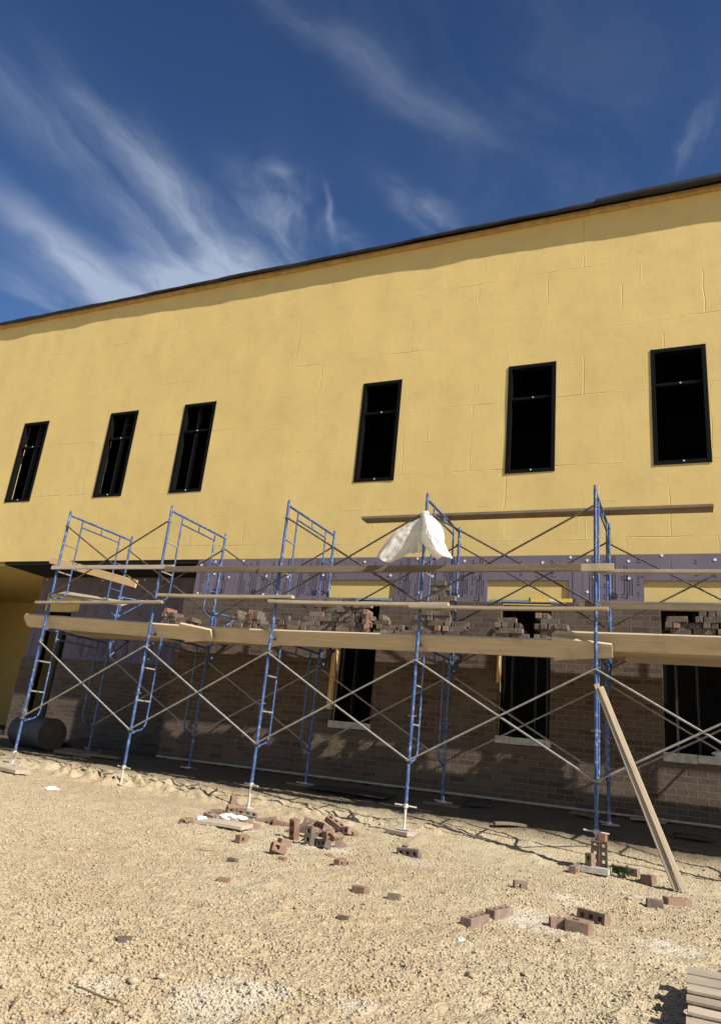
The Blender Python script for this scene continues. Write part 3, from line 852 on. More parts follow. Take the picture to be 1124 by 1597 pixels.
# wide planks tipped forward along the front edge, their shaded undersides to the yard
for (x0, za), (x1, zb), dy, lab in (
        ((-9.95, 1.492), (-6.20, 1.372), 0.0, 'leftmost tipped front plank, sloping down to the right'),
        ((-6.86, 1.405), (-5.02, 1.378), 0.078, 'short tipped front plank lapped behind the leftmost one'),
        ((-5.58, 1.372), (-0.70, 1.372), 0.0, 'long tipped front plank between the third and fifth frames'),
        ((-1.38, 1.485), (3.50, 1.470), 0.070, 'tipped front plank running off to the right, lapped behind the long one')):
    c = FYS + 0.034 + dy + 0.085
    beam('scaffold_plank', (x0, c, za - 0.096), (x1, c, zb - 0.096), 0.236, T0, M['plank'], lab, 'plank', 'tipped planks along the front of the deck', roll=rad(-50), bow=0.006, ear=0.03)
bsecs = [(-9.7, -6.3, 1.43, 'leftmost'), (-6.9, -2.6, 1.440, 'second'), (-3.1, 1.3, 1.415, 'third'), (0.9, 3.5, 1.440, 'rightmost')]
for x0, x1, z, nm in bsecs:
    for k in range(2):
        y = 10.240 + k*0.238
        beam('scaffold_plank', (x0 + random.uniform(-.1, .1), y, z + T0/2), (x1 + random.uniform(-.1, .1), y, z + T0/2), 0.225, T0, M['plank'],
             f'tan plank laid on the side brackets, {nm} run, {"next to the frames" if k == 0 else "next to the brick wall"}', 'plank', 'planks on the side brackets', ear=0.02)

# guard rails
RYF = FYS - 0.045
rails = [
    ((-9.46, RYF, 2.255), (-6.98, RYF, 2.25), 0.04, 0.062, 'grey top guard rail between the first and second scaffold frames', 'greywood'),
    ((-7.12, RYF - .004, 2.215), (-4.92, RYF - .004, 2.205), 0.04, 0.085, 'brown top guard rail between the second and third scaffold frames', 'rail'),
    ((-5.42, RYF - .048, 2.195), (-1.02, RYF - .048, 2.205), 0.04, 0.09, 'long brown top guard rail passing under the white plastic', 'rail'),
    ((-1.55, RYF - .004, 2.215), (-0.66, RYF - .004, 2.215), 0.04, 0.088, 'short tan piece of top guard rail at the fifth frame', 'plank'),
    ((-0.95, RYF + .085, 2.19), (3.4, RYF + .085, 2.18), 0.085, 0.04, 'thin grey top guard rail running off to the right', 'greywood'),
    ((-9.62, RYF, 1.665), (-7.05, RYF, 1.71), 0.085, 0.036, 'thin tan mid rail between the first and second scaffold frames', 'plank'),
    ((-7.15, RYF, 1.815), (-4.85, RYF, 1.815), 0.085, 0.04, 'thin tan mid rail between the second and third scaffold frames', 'plank'),
    ((-5.22, RYF, 1.748), (-2.62, RYF, 1.745), 0.085, 0.04, 'thin tan mid rail between the third and fourth scaffold frames', 'greywood'),
    ((-3.12, RYF - .045, 1.70), (-0.72, RYF - .045, 1.715), 0.085, 0.036, 'thin tan mid rail between the fourth and fifth scaffold frames', 'plank'),
    ((-1.06, RYF + .085, 1.785), (3.4, RYF + .085, 1.79), 0.04, 0.089, 'dark brown mid rail on edge running off to the right', 'rail'),
]
for p0, p1, W, T, lab, m in rails:
    beam('guard_rail', p0, p1, W, T, M[m], lab, 'guard rail', 'guard rails of the scaffold', bow=random.uniform(-.012, .004))
beam('loose_plank', (-4.36, 9.55, ZJ + FH + 0.02), (0.46, 9.55, ZJ + FH + 0.02), 0.235, 0.042, M['rail'], 'long brown plank lying across the tops of the fourth and fifth frames', 'plank', bow=0.004)
beam('lumber', at_y(80, 873, 9.62), at_y(213, 911, 9.62), 0.038, 0.135, M['fresh'], 'fresh orange length of lumber lying aslant behind the leftmost frame', 'lumber')
beam('pale_board', at_y(95, 925, 9.9), at_y(196, 942, 9.75), 0.19, 0.03, M['greywood'], 'pale short board lying aslant behind the thin mid rail of the leftmost bay', 'board', roll=0.5)

# two boards leaning on the fifth frame
for k, (dx, tx, l) in enumerate(((0.0, 0.0, 1.0), (0.070, 0.040, 0.985))):
    b = on_ground(1054, 1391); top = at_y(929, 1067, FYS - 0.10)
    b = b + Vector((dx, -0.012*k, 0.012)); top = top + Vector((tx*1.2, -0.012*k, -0.03*k))
    beam('leaning_board', b, top, 0.038, 0.056, M['greywood' if k == 0 else 'plank'], ('weathered board leaning against the fifth frame, left one of a pair' if k == 0 else 'weathered board leaning against the fifth frame, right one of a pair'), 'board', 'boards leaning on the scaffold', roll=rad(18))

# ------------------------------------------------------------------ bricks
def brick_mesh(L=0.244, W=0.078, H=0.072, broken=0.0, seed=0, ribs=False):
    """cored brick, three square-ish holes right through (X long, Z up)"""
    r = random.Random(seed)
    xs = [0, 0.11, 0.26, 0.425, 0.575, 0.74, 0.89, 1.0]
    ys = [0, 0.30, 0.70, 1.0]
    if broken: xs = xs[:5]; xs[-1] = 0.53
    nx, ny = len(xs), len(ys)
    holes = {(i, 1) for i in (1, 3, 5) if i < nx - 1 and not (broken and i == 3)}
    bm = bmesh.new()
    jit = lambda s: r.uniform(-s, s)
    grid = {}
    for lv, z in ((0, 0.0), (1, H)):
        for i in range(nx):
            for j in range(ny):
                ex = jit(0.012) if broken and i == nx - 1 else jit(0.0012)
                grid[lv, i, j] = bm.verts.new((xs[i]*L - L/2 + ex, ys[j]*W - W/2 + jit(0.001), z + jit(0.0012)))
    g = grid
    for i in range(nx-1):
        for j in range(ny-1):
            if (i, j) in holes:
                q = [(i, j), (i+1, j), (i+1, j+1), (i, j+1)]
                for k in range(4):
                    a, b = q[k], q[(k+1) % 4]
                    bm.faces.new((g[0, *b], g[0, *a], g[1, *a], g[1, *b]))
            else:
                bm.faces.new((g[1, i, j], g[1, i+1, j], g[1, i+1, j+1], g[1, i, j+1]))
                bm.faces.new((g[0, i, j], g[0, i, j+1], g[0, i+1, j+1], g[0, i+1, j]))
    for i in range(nx-1):
        bm.faces.new((g[0, i, 0], g[0, i+1, 0], g[1, i+1, 0], g[1, i, 0])); bm.faces.new((g[0, i+1, ny-1], g[0, i, ny-1], g[1, i, ny-1], g[1, i+1, ny-1]))
    for j in range(ny-1):
        bm.faces.new((g[0, 0, j+1], g[0, 0, j], g[1, 0, j], g[1, 0, j+1])); bm.faces.new((g[0, nx-1, j], g[0, nx-1, j+1], g[1, nx-1, j+1], g[1, nx-1, j]))
    bmesh.ops.recalc_face_normals(bm, faces=bm.faces)
    edges = [e for e in bm.edges if e.calc_face_angle(0) > 1.0]
    bmesh.ops.bevel(bm, geom=edges, offset=0.0028, segments=1, affect='EDGES', clamp_overlap=True)
    me = bpy.data.meshes.new('brick'); bm.to_mesh(me); bm.free()
    return me
BM = {}
def brick_obj(mat, broken=False, v=0, name='brick'):
    key = (mat, broken, v)
    if key not in BM:
        me = brick_mesh(broken=0.5 if broken else 0, seed=v + 17*broken); me.materials.append(M[mat]); BM[key] = me
    o = bpy.data.objects.new(name, BM[key]); COL.objects.link(o)
    return o
def put_brick(loc, rot, mat='brick', broken=False, label='', group=None):
    o = brick_obj(mat, broken, random.randrange(3))
    o.location = loc; o.rotation_euler = rot
    return tag(o, label, 'brick', group)

# piles on the deck: coursed, ragged at the ends
def pile(x0, x1, y, zb, tops, lab, group, mats=('greybrick', 'greybrick', 'brick'), headers=0.3):
    """tops: list of (x, z) giving the ragged top outline"""
    r = random.Random(int(abs(x0)*100))
    k = 0
    hz = 0.0735
    def top(x):
        for (xa, za), (xb, zb2) in zip(tops, tops[1:]):
            if xa <= x <= xb: return za + (zb2-za)*(x-xa)/(xb-xa+1e-9)
        return tops[0][1] if x < tops[0][0] else tops[-1][1]
    while k < 16:
        z = zb + k*hz
        x = x0 + (0.06 if k % 2 else 0) + r.uniform(-0.03, 0.03)
        any_ = False
        while x < x1 - 0.06:
            hd = r.random() < headers
            w = 0.080 if hd else 0.246
            if z + hz*0.5 < top(x + w/2) + 0.06:
                any_ = True
                m = r.choice(mats)
                if m == 'brick' and r.random() < 0.6: m = 'greybrick'
                if hd: put_brick((x + w/2, y + 0.07 + r.uniform(-.03, .01), z), (rad(r.uniform(-1, 1)), 0, rad(90 + r.uniform(-7, 7))), m, False, lab, group)
                else: put_brick((x + w/2, y + r.uniform(-.02, .02), z), (0, rad(r.uniform(-1, 1)), rad(r.uniform(-6, 6))), m, False, lab, group)
            x += w + r.uniform(0.002, 0.02)
        if not any_: break
        k += 1
DZ = lambda s: {0: 1.405, 1: 1.405, 2: 1.385, 3: 1.447}[s] + 0.003
PY = 9.78
pile(-8.02, -7.35, PY, 1.41, [(-8.0, 1.80), (-7.7, 1.66), (-7.35, 1.60)], 'brick in the small pile on the deck near the second frame', 'bricks piled on the deck near the second frame', ('orange', 'greybrick', 'greybrick', 'brick'), 0.75)
pile(-6.62, -5.86, PY, 1.408, [(-6.6, 1.84), (-6.42, 1.60), (-6.25, 1.86), (-6.05, 1.62), (-5.86, 1.55)], 'brick in the orange pile on the deck just left of the third frame', 'orange bricks piled on the deck', ('orange', 'greybrick', 'greybrick', 'brick'), 0.8)
pile(-5.80, -4.32, PY, 1.408, [(-5.8, 1.82), (-5.5, 1.64), (-5.28, 1.58), (-5.22, 1.98), (-4.7, 2.02), (-4.32, 1.94)], 'brick in the long grey stack on the deck just right of the third frame', 'bricks of the long stack on the deck', ('greybrick', 'greybrick', 'greybrick', 'brick'), 0.3)
for k in range(7):
    put_brick((-4.24 + random.uniform(-.02, .02), PY + 0.02, 1.386 + k*0.0715), (0, 0, rad(90 + random.uniform(-25, 25))), ('orange', 'brick', 'greybrick')[k % 3], False, 'brick closing the right end of the long grey stack', 'end bricks of the long stack')
pile(-4.12, -3.62, PY, 1.386, [(-4.1, 1.80), (-3.95, 1.78), (-3.8, 1.62), (-3.62, 1.58)], 'brick in the low pile on the deck left of the fourth frame', 'bricks of the low pile left of the fourth frame', ('greybrick', 'greybrick', 'brick'), 0.6)
pile(-3.55, -2.78, PY, 1.387, [(-3.55, 1.72), (-3.36, 1.98), (-3.25, 2.26), (-3.0, 2.24), (-2.94, 1.8), (-2.78, 1.66)], 'brick in the tall pile on the deck beside the fourth frame', 'bricks of the tall pile beside the fourth frame', ('greybrick', 'greybrick', 'greybrick', 'brick'), 0.45)
pile(-2.34, -1.94, PY, 1.388, [(-2.34, 1.84), (-2.1, 1.74), (-1.94, 1.66)], 'brick in the small pile on the deck left of the fifth frame window', 'bricks of the small pile below the yellow level', ('greybrick', 'greybrick', 'brick'), 0.6)
pile(-1.78, -1.28, PY + 0.02, 1.388, [(-1.78, 1.88), (-1.5, 1.80), (-1.28, 1.64)], 'brick in the pile on the deck just left of the fifth frame', 'bricks of the pile left of the fifth frame', ('greybrick', 'greybrick', 'brick'), 0.6)
pile(-0.18, 1.0, PY, 1.45, [(-0.18, 1.70), (0.0, 1.90), (0.1, 1.72), (0.28, 1.94), (0.5, 1.90), (1.0, 1.86)], 'brick in the pile on the deck at the right edge of the photo', 'bricks of the rightmost pile on the deck', ('greybrick', 'greybrick', 'brick'), 0.7)
put_brick((-2.72, 9.3, 2.0), (rad(80), rad(25), 0), 'orange', False, 'orange brick with a dark hole, tipped at the top of the tall pile') if False else None

# loose bricks on the ground.  px, py = where each one touches the ground
def ground_brick(px, py, rz, pose='flat', mat='brick', broken=False, label='', group=None, tilt=0.0, lift=0.0, s=1.0):
    p = on_ground(px, py)
    if pose == 'flat': rot = (rad(tilt), rad(tilt*0.6), rad(rz)); dz = -0.012
    elif pose == 'edge': rot = (rad(90 + tilt), rad(random.uniform(-3, 3)), rad(rz)); dz = 0.030
    else: rot = (rad(tilt), rad(90), rad(rz)); dz = 0.118
    o = put_brick((p.x, p.y, p.z + dz + lift), rot, mat, broken, label, group)
    if group in ('bricks of the rubble pile in the sun', 'bricks of the small heap'):
        e = o.rotation_euler
        o.rotation_euler = (e.x + rad(random.uniform(-14, 14)), e.y + rad(random.uniform(-16, 16)), e.z + rad(random.uniform(-25, 25)))
        o.location.z -= 0.012
    if s != 1.0: o.scale = (s, s, s)
    return o
G1 = 'loose bricks on the gravel in front'
ground_brick(740, 1444, 76, 'flat', 'brick', label='tan cored brick on the open gravel, left one of the two in a row', group=G1)
ground_brick(778, 1431, 72, 'flat', 'brick', label='tan cored brick on the open gravel, right one of the two in a row', group=G1)
ground_brick(919, 1459, -4, 'flat', 'brick', True, label='ribbed brown half brick standing in front of the cored one, lower right', group=G1, tilt=4, s=1.25)
ground_brick(929, 1438, -28, 'edge', 'brick', label='dark cored brick on edge with holes facing, lower right', group=G1, tilt=-8, s=0.95)
ground_brick(885, 1449, 20, 'flat', 'brick', True, label='broken brick end just behind the ribbed half brick', group=G1)
ground_brick(1055, 1412, 40, 'flat', 'brick', label='brown brick lying just in front of the leaning boards', group=G1, tilt=3)
ground_brick(1032, 1417, 10, 'flat', 'greybrick', True, label='grey broken brick beside the brown brick in front of the leaning boards', group=G1)
ground_brick(818, 1387, 25, 'edge', 'brick', True, label='small dark brick piece alone on the gravel, between the fourth and fifth frames', group=G1, s=.85)
ground_brick(571, 1396, -5, 'flat', 'brick', True, label='flat brick chip on the gravel straight below the large rubble pile', group=G1, s=.85)
ground_brick(623, 1405, 15, 'flat', 'greybrick', True, label='smallest grey brick chip, to the right of the flat one', group=G1, s=.7)
ground_brick(356, 1378, 20, 'flat', 'orange', True, label='reddish half brick alone on the gravel, left of centre', group=G1, s=.62)
ground_brick(1017, 1377, 60, 'flat', 'brick', True, label='brown half brick sitting between the brick stack and the leaning boards', group=G1, s=1.2)
ground_brick(977, 1362, -18, 'flat', 'brick', label='brown brick lying right of the green weed', group=G1)
ground_brick(640, 1335, -10, 'edge', 'greybrick', label='grey brick on edge in front of the wood pad of the fourth frame', group=G1)
ground_brick(892, 1360, 80, 'edge', 'brick', True, label='pale brick end left of the brick stack under the fifth frame', group=G1)
ground_brick(911, 1357, 70, 'flat', 'brick', True, label='broken brick touching the left foot of the brick stack', group=G1)
ground_brick(378, 1313, 80, 'edge', 'brick', True, label='dark brick standing alone left of the large rubble pile', group=G1, s=.9)
ground_brick(203, 1470, 40, 'flat', 'greybrick', True, label='small grey chip on the open gravel at the far left', group=G1, s=.5)
ground_brick(541, 1436, 10, 'flat', 'greybrick', True, label='flat grey chip on the open gravel near the middle', group=G1, s=.5)
ground_brick(368, 1345, 5, 'flat', 'greybrick', True, label='small dark chip left of the rubble pile, below the dark brick', group=G1, s=.55)
# large rubble pile below the third frame
G2 = 'bricks of the rubble pile in the sun'; L2 = 'brown cored brick tumbled in the large rubble pile on the sunlit ground'
for px, py, rz, pose, mat, brk, tilt, lift in (
        (416, 1283, 5, 'edge', 'brick', False, 3, 0), (440, 1289, 10, 'flat', 'orange', False, 4, 0), (403, 1294, 30, 'flat', 'brick', True, 0, 0), (389, 1286, 70, 'flat', 'brick', True, 8, 0),
        (453, 1310, 80, 'end', 'brick', False, 34, -.035), (467, 1300, 40, 'flat', 'greybrick', False, -24, .03), (478, 1320, 115, 'end', 'greybrick', False, 42, -.045), (484, 1305, 60, 'flat', 'brick', False, 25, .05),
        (505, 1322, -12, 'edge', 'greybrick', False, -22, 0), (489, 1292, 25, 'edge', 'brick', False, 15, .04), (504, 1296, -20, 'edge', 'brick', False, -10, .02), (520, 1293, 35, 'flat', 'brick', False, 18, .06),
        (538, 1302, -22, 'edge', 'brick', False, -12, 0.01), (553, 1305, -15, 'flat', 'brick', True, 12, 0), (530, 1322, 80, 'flat', 'brick', False, 6, 0), (527, 1310, 50, 'edge', 'fresh', True, 14, .03),
        (440, 1332, 20, 'edge', 'brick', True, -10, 0), (450, 1320, 40, 'flat', 'brick', True, 15, 0), (470, 1300, 15, 'flat', 'greybrick', False, 20, .03), (492, 1312, 75, 'flat', 'greybrick', True, -20, .02),
        (512, 1306, 100, 'edge', 'brick', True, 10, .03)):
    ground_brick(px, py, rz, pose, 'brick' if mat == 'fresh' else mat, brk, L2, G2, tilt, lift)
for px, py, rz, lab in ((530, 1350, 80, 'cored brick end just below the large rubble pile'), (517, 1338, 20, 'flat chip between the rubble pile and the cored brick end'), (445, 1343, 5, 'flat chip below the left half of the rubble pile'), (553, 1350, 40, 'small chip right of the cored brick end')):
    ground_brick(px, py, rz, 'edge' if px == 530 else 'flat', 'brick', True, lab, G1, s=.8 if px == 530 else .55)
# small heap left of it, round the foot of the third frame
G3 = 'bricks of the small heap'; L3 = 'brown brick tumbled in the small heap at the foot of the third frame'
for px, py, rz, pose, tilt, lift in ((345, 1272, 30, 'edge', 20, 0.02), (356, 1268, 80, 'end', 25, -.03), (366, 1270, 60, 'edge', 35, .06), (374, 1276, 40, 'flat', 25, 0), (334, 1277, 0, 'flat', 5, 0), (384, 1276, 20, 'flat', 28, .03), (360, 1278, 100, 'flat', 10, .02)):
    ground_brick(px, py, rz, pose, random.choice(('brick', 'greybrick')), px in (334, 345), L3, G3, tilt, lift)
# stack under the fifth frame
G4 = 'bricks stacked under the fifth frame'
bx, byy = PX[4], FYS
for dx, lab in ((-0.05, 'left'), (0.035, 'right')):
    put_brick((bx + dx + 0.036, byy - 0.03, gz(bx, byy) + 0.052 + 0.122), (rad(random.uniform(-2, 2)), rad(90), rad(90 + random.uniform(-4, 4))), 'brick', False, f'brick standing on end under the fifth frame, {lab} one, holes to the front', G4)
put_brick((bx + 0.085, byy - 0.03, gz(bx, byy) + 0.052 + 0.246), (0, rad(3), rad(80)), 'orange', True, 'orange half brick on top of the bricks under the fifth frame', G4)
put_brick((bx - 0.07, byy - 0.12, gz(bx, byy) + 0.05), (0, rad(90), rad(60)), 'brick', True, 'pale half brick in front of the bricks under the fifth frame', G4)
MB().box((-0.17, -0.12, 0), (0.17, 0.12, 0.055)).build('concrete_pad', M['concrete'], None, (bx - 0.03, byy - 0.06, gz(bx, byy) - 0.004), (0, 0, rad(-4)))
tag(bpy.data.objects['concrete_pad'], 'pale concrete pad under the brick stack of the fifth frame', 'pad')
# timber pad under the fourth frame
o = beam('wood_pad', (PX[3] - 0.17, FYS + 0.02, gz(PX[3], FYS) + 0.022), (PX[3] + 0.13, FYS - 0.06, gz(PX[3], FYS) + 0.022), 0.23, 0.044, M['greywood'], 'short grey wood pad under the front jack of the fourth frame', 'wood pad')
beam('wood_strip', on_ground(633, 1322) + Vector((0, 0, .025)), on_ground(656, 1303) + Vector((0, 0, .02)), 0.05, 0.022, M['greywood'], 'thin wood strip lying beside the wood pad of the fourth frame', 'wood strip')
for i in (2, 3):
    beam('wood_pad', (PX[i] - 0.25, FYS + DEP, gz(PX[i], FYS + DEP) - 0.012), (PX[i] + 0.25, FYS + DEP, gz(PX[i], FYS + DEP) - 0.012), 0.24, 0.04, M['rail'], f'dark wood pad in the shade under the back jack of the {ordn[i]} frame', 'wood pad')

# ------------------------------------------------------------------ pallet, lower right
def pallet(loc, rz):
    t = empty('pallet', loc, (0, 0, rz))
    Lx, Ly = 1.05, 1.22
    for k, x in enumerate((0.02, Lx/2 - 0.02, Lx - 0.06)):
        mb = MB()
        for a, b, z0 in ((0, .16, 0), (.16, .42, .04), (.42, .80, 0), (.80, 1.06, .04), (1.06, 1.22, 0)):   # notched stringer
            mb.box((x, a, 0.018 + z0), (x + 0.04, b - 0.0005, 0.108))
        mb.build('stringer', M['greywood'], t)
    for y in (0.0, 0.56, 1.12):
        o = plank('bottom_board', Lx, 0.1, 0.018, M['greywood'], 2); o.parent = t; o.location = (Lx/2, y + 0.05, 0.009)
    y = 0.004
    n = 7
    for k in range(n):
        w = random.choice((0.088, 0.1, 0.132, 0.12))
        o = plank('deck_board', Lx + random.uniform(-.01, .02), w, 0.018, M['greywood'], 4, bow=random.uniform(0, .006)); o.parent = t
        o.location = (Lx/2 + random.uniform(-.008, .008), 0.07 + (Ly - 0.14)*k/(n-1), 0.118 + random.uniform(0, .003)); o.rotation_euler = (0, 0, rad(random.uniform(-.8, .8)))
    return tag(t, 'weathered wooden pallet lying flat on the gravel in the lower right corner', 'pallet')
p = at_y(1068, 1500, 4.62)
pallet((p.x, 3.40, -1.062), rad(-0.4))

# ------------------------------------------------------------------ white plastic tied to the fourth frame
def plastic():
    base = Vector((PX[3], FYS - 0.03, 2.30))
    t = empty('plastic_sheet', base)
    def cr(pts, u):
        """smooth curve through pts"""
        n = len(pts) - 1; k = min(int(u*n), n - 1); f = u*n - k
        p = [np.array(pts[max(0, min(n, k + d))], float) for d in (-1, 0, 1, 2)]
        return 0.5*((2*p[1]) + (-p[0] + p[2])*f + (2*p[0] - 5*p[1] + 4*p[2] - p[3])*f*f + (-p[0] + 3*p[1] - 3*p[2] + p[3])*f**3)
    def flap_(ea, eb, y0, y1, bulge, folds, seed, nu=44, nv=56):
        r = random.Random(seed); ph = [r.random()*6.28 for _ in range(6)]
        P = lambda e: at_y(580 + e[0]/7.02, 780 + e[1]/7.02, 8.5)
        A = [P(e) for e in ea]; B = [P(e) for e in eb]
        front = []
        for i in range(nu + 1):
            u = i/nu
            a, b = cr(A, u), cr(B, u)
            for j in range(nv + 1):
                v = j/nv
                p = a + (b - a)*v
                w = math.sin(math.pi*v)
                y = y0 + (y1 - y0)*u - bulge*w*math.sin(math.pi*min(1, u*0.8 + 0.1))
                amp = 0.010 + 0.024*u
                y += amp*math.sin(folds*v*6.28 + ph[0] + 1.6*u + 1.2*math.sin(3*u + ph[1]))
                y += 0.45*amp*math.sin((folds*2.3)*v*6.28 + ph[2] - 2.2*u)
                y += 0.05*(float(vnoise(np.array(u*2.2 + seed), np.array(v*2.4 + seed), 2.0)) - 0.5) + 0.022*(float(vnoise(np.array(u*3 + seed), np.array(v*3 + 9), 5.0)) - 0.5)
                z = p[2] + 0.012*math.sin(folds*v*6.28 + ph[3])*u**4
                x = p[0] + 0.012*(float(vnoise(np.array(u*5 + seed), np.array(v*2.0), 2.0)) - 0.5)
                front.append(Vector((x, y, z)) - base)
        m = nv + 1
        faces = [(i*m + j, i*m + j + 1, (i+1)*m + j + 1, (i+1)*m + j) for i in range(nu) for j in range(nv)]
        mb = MB(); mb.add(front, faces, 0, True)
        return mb.build('sheet_tail', M['plastic'], t)
    flap_([(575, 165), (400, 268), (235, 385), (60, 640)], [(572, 215), (556, 420), (430, 600), (240, 708)], 8.50, 8.42, 0.05, 1.1, 4)
    flap_([(560, 175), (552, 300), (565, 480), (740, 672)], [(640, 150), (775, 315), (818, 500), (906, 650)], 8.49, 8.40, 0.15, 0.8, 9)
    flap_([(540, 210), (470, 330), (420, 450), (380, 572)], [(590, 200), (575, 330), (560, 450), (545, 560)], 8.53, 8.54, 0.02, 2.2, 15)
    mb = MB(); c = at_y(662, 802, 8.53) - base
    mb.tube([c + Vector((-.035, -.01, -.02)), c + Vector((0, -.045, 0)), c + Vector((.04, -.02, .012)), c + Vector((.045, .03, .01))], [.022, .034, .03, .018], 10)
    mb.build('knot', M['plastic'], t)
    return tag(t, 'white translucent plastic sheet tied round the top of the fourth scaffold frame', 'plastic sheet')
plastic()

# ------------------------------------------------------------------ small things
# drum on its side at the left
def drum():
    t = empty('drum', (-10.55, 10.02, gz(-10.55, 10.02) + 0.262), (0, 0, rad(-14)))
    mb = MB(); R = 0.265; prof = []
    n = 36
    Lx = 1.05
    xs = [(-Lx/2, R), (-Lx/2 + .02, R + .008), (-Lx/2 + .03, R)]
    for k in range(1, 12):
        x = -Lx/2 + Lx*k/12; xs += [(x - .012, R), (x, R + .007), (x + .012, R)]
    xs += [(Lx/2 - .03, R), (Lx/2 - .02, R + .008), (Lx/2, R)]
    vs = [(x, r*math.cos(6.2832*j/n), r*math.sin(6.2832*j/n)) for x, r in xs for j in range(n)]
    fs = [(i*n + j, i*n + (j+1) % n, (i+1)*n + (j+1) % n, (i+1)*n + j)[::-1] for i in range(len(xs)-1) for j in range(n)]
    mb.add(vs, fs, 0, True)
    mb.add(vs[:n], [tuple(range(n))])
    mb.build('body', M['drum'], t)
    e = MB()
    ring = [(Lx/2, R*math.cos(6.2832*j/n), R*math.sin(6.2832*j/n)) for j in range(n)]
    rin = [(Lx/2 - .025, (R-.02)*math.cos(6.2832*j/n), (R-.02)*math.sin(6.2832*j/n)) for j in range(n)]
    e.add(ring + rin, [(j, (j+1) % n, n + (j+1) % n, n + j) for j in range(n)]); e.add(rin, [tuple(range(n))])
    e.build('lid', M['drumend'], t)
    tag(t, 'dark grey ribbed drum lying on its side at the foot of the leftmost frame', 'drum')
drum()
def scrap(px, py, L, W, T, mat, rz, label, name='scrap_board', cat='board', tilt=0, group=None, dz=0.0):
    p = on_ground(px, py)
    o = plank(name, L, W, T, M[mat], 4, bow=0.01)
    o.location = (p.x, p.y, p.z + T/2 + 0.012 + dz); o.rotation_euler = (rad(tilt), rad(random.uniform(-2, 2)), rad(rz))
    return tag(o, label, cat, group)
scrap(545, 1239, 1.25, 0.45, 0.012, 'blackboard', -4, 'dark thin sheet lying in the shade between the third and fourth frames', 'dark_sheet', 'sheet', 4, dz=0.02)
scrap(120, 1178, 0.7, 0.3, 0.05, 'rail', 10, 'reddish scrap board in the shade right of the drum', tilt=10)
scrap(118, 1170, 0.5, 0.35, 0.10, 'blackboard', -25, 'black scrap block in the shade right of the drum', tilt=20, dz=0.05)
scrap(150, 1182, 0.9, 0.12, 0.04, 'rail', 6, 'dark length of scrap lumber in the shade near the second frame', tilt=4)
scrap(14, 1205, 0.6, 0.24, 0.05, 'greywood', -6, 'grey wood pad at the foot of the leftmost frame', 'wood_pad', 'wood pad')
scrap(420, 1203, 0.55, 0.30, 0.04, 'greywood', 12, 'grey board lying in the shade behind the third frame', tilt=3)
scrap(795, 1345 - 55, 0.4, 0.1, 0.035, 'rail', 30, 'dark scrap stick in the shade between the fourth and fifth frames')
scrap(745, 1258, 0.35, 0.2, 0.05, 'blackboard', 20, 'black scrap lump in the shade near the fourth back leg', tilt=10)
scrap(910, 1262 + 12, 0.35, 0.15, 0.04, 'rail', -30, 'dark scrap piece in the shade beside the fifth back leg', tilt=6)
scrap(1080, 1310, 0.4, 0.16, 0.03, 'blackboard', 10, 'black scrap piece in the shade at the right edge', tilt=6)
scrap(1010, 1283, 0.4, 0.2, 0.03, 'greywood', -8, 'pale scrap board in the shade by the wall, behind the leaning boards', tilt=2)
# paper, mortar board and debris by the small heap
def crumple(px, py, s, label, mat='paper', dz=0.0, flat=0.5, name='scrap_paper'):
    p = on_ground(px, py); r = random.Random(int(px*7 + py))
    bm = bmesh.new(); bmesh.ops.create_icosphere(bm, subdivisions=3, radius=s)
    for v in bm.verts:
        k = 1 + 0.45*(vnoise(np.array(v.co.x*9/s*.1 + px), np.array(v.co.y*9/s*.1 + v.co.z*7/s*.1), 3.0) - 0.5)*2
        v.co = Vector((v.co.x*k*1.3, v.co.y*k, v.co.z*k*flat)) + Vector((r.uniform(-1, 1), r.uniform(-1, 1), r.uniform(-1, 1)))*s*0.10
    me = bpy.data.meshes.new(name); bm.to_mesh(me); bm.free(); me.materials.append(M[mat])
    o = bpy.data.objects.new(name, me); COL.objects.link(o); o.location = (p.x, p.y, p.z + s*flat*0.6 + dz); o.rotation_euler = (0, 0, r.uniform(0, 6))
    return tag(o, label, 'scrap')
crumple(80, 1232, 0.06, 'white scrap of plastic on the clods at the far left', flat=.35)
crumple(354, 1281, 0.07, 'white crumpled scrap in the small heap by the third frame', flat=.45, dz=.03)
crumple(372, 1283, 0.06, 'small white scrap at the right side of the small heap', flat=.4, dz=.03)
crumple(718, 1467, 0.02, 'tiny white crumb in front of the two tan bricks', flat=.5)
crumple(292, 1284, 0.06, 'brown clod left of the small heap', mat='twig', flat=.6, name='clod')
scrap(348, 1290, 0.55, 0.26, 0.035, 'greywood', 4, 'pale mortar board under the small heap', 'mortar_board', 'board', 2)
crumple(314, 1283, 0.045, 'white pointed scrap lying left of the small heap', flat=.9)
crumple(1101, 1168, 0.07, 'white crumpled rag on the sill of the rightmost lower window', flat=.6, name='rag').location = (0.42, BY + 0.06, 0.30)
def stick(px, py, L, rz, label):
    p = on_ground(px, py)
    a = rad(rz)
    pts = []
    for k in range(6):
        u = k/5 - 0.5
        pts.append((L*u*math.cos(a) + random.uniform(-.01, .01), L*u*math.sin(a) + random.uniform(-.004, .004), 0.008 + 0.004*math.sin(k*1.9)))
    o = MB().tube(pts, [0.003, .0045, .004, .0045, .0035, .002], 6).build('twig', M['twig'], None, (p.x, p.y, p.z + .012)); tag(o, label, 'twig')
stick(155, 1562, 0.27, -6, 'dry twig lying on the gravel at the lower left')
stick(20, 1575, 0.12, -50, 'short dark twig at the lower left corner')
stick(757, 1556, 0.10, 60, 'short dark twig at the bottom, right of the middle')
stick(320, 1330, 0.16, 15, 'thin twig on the gravel left of the rubble pile')
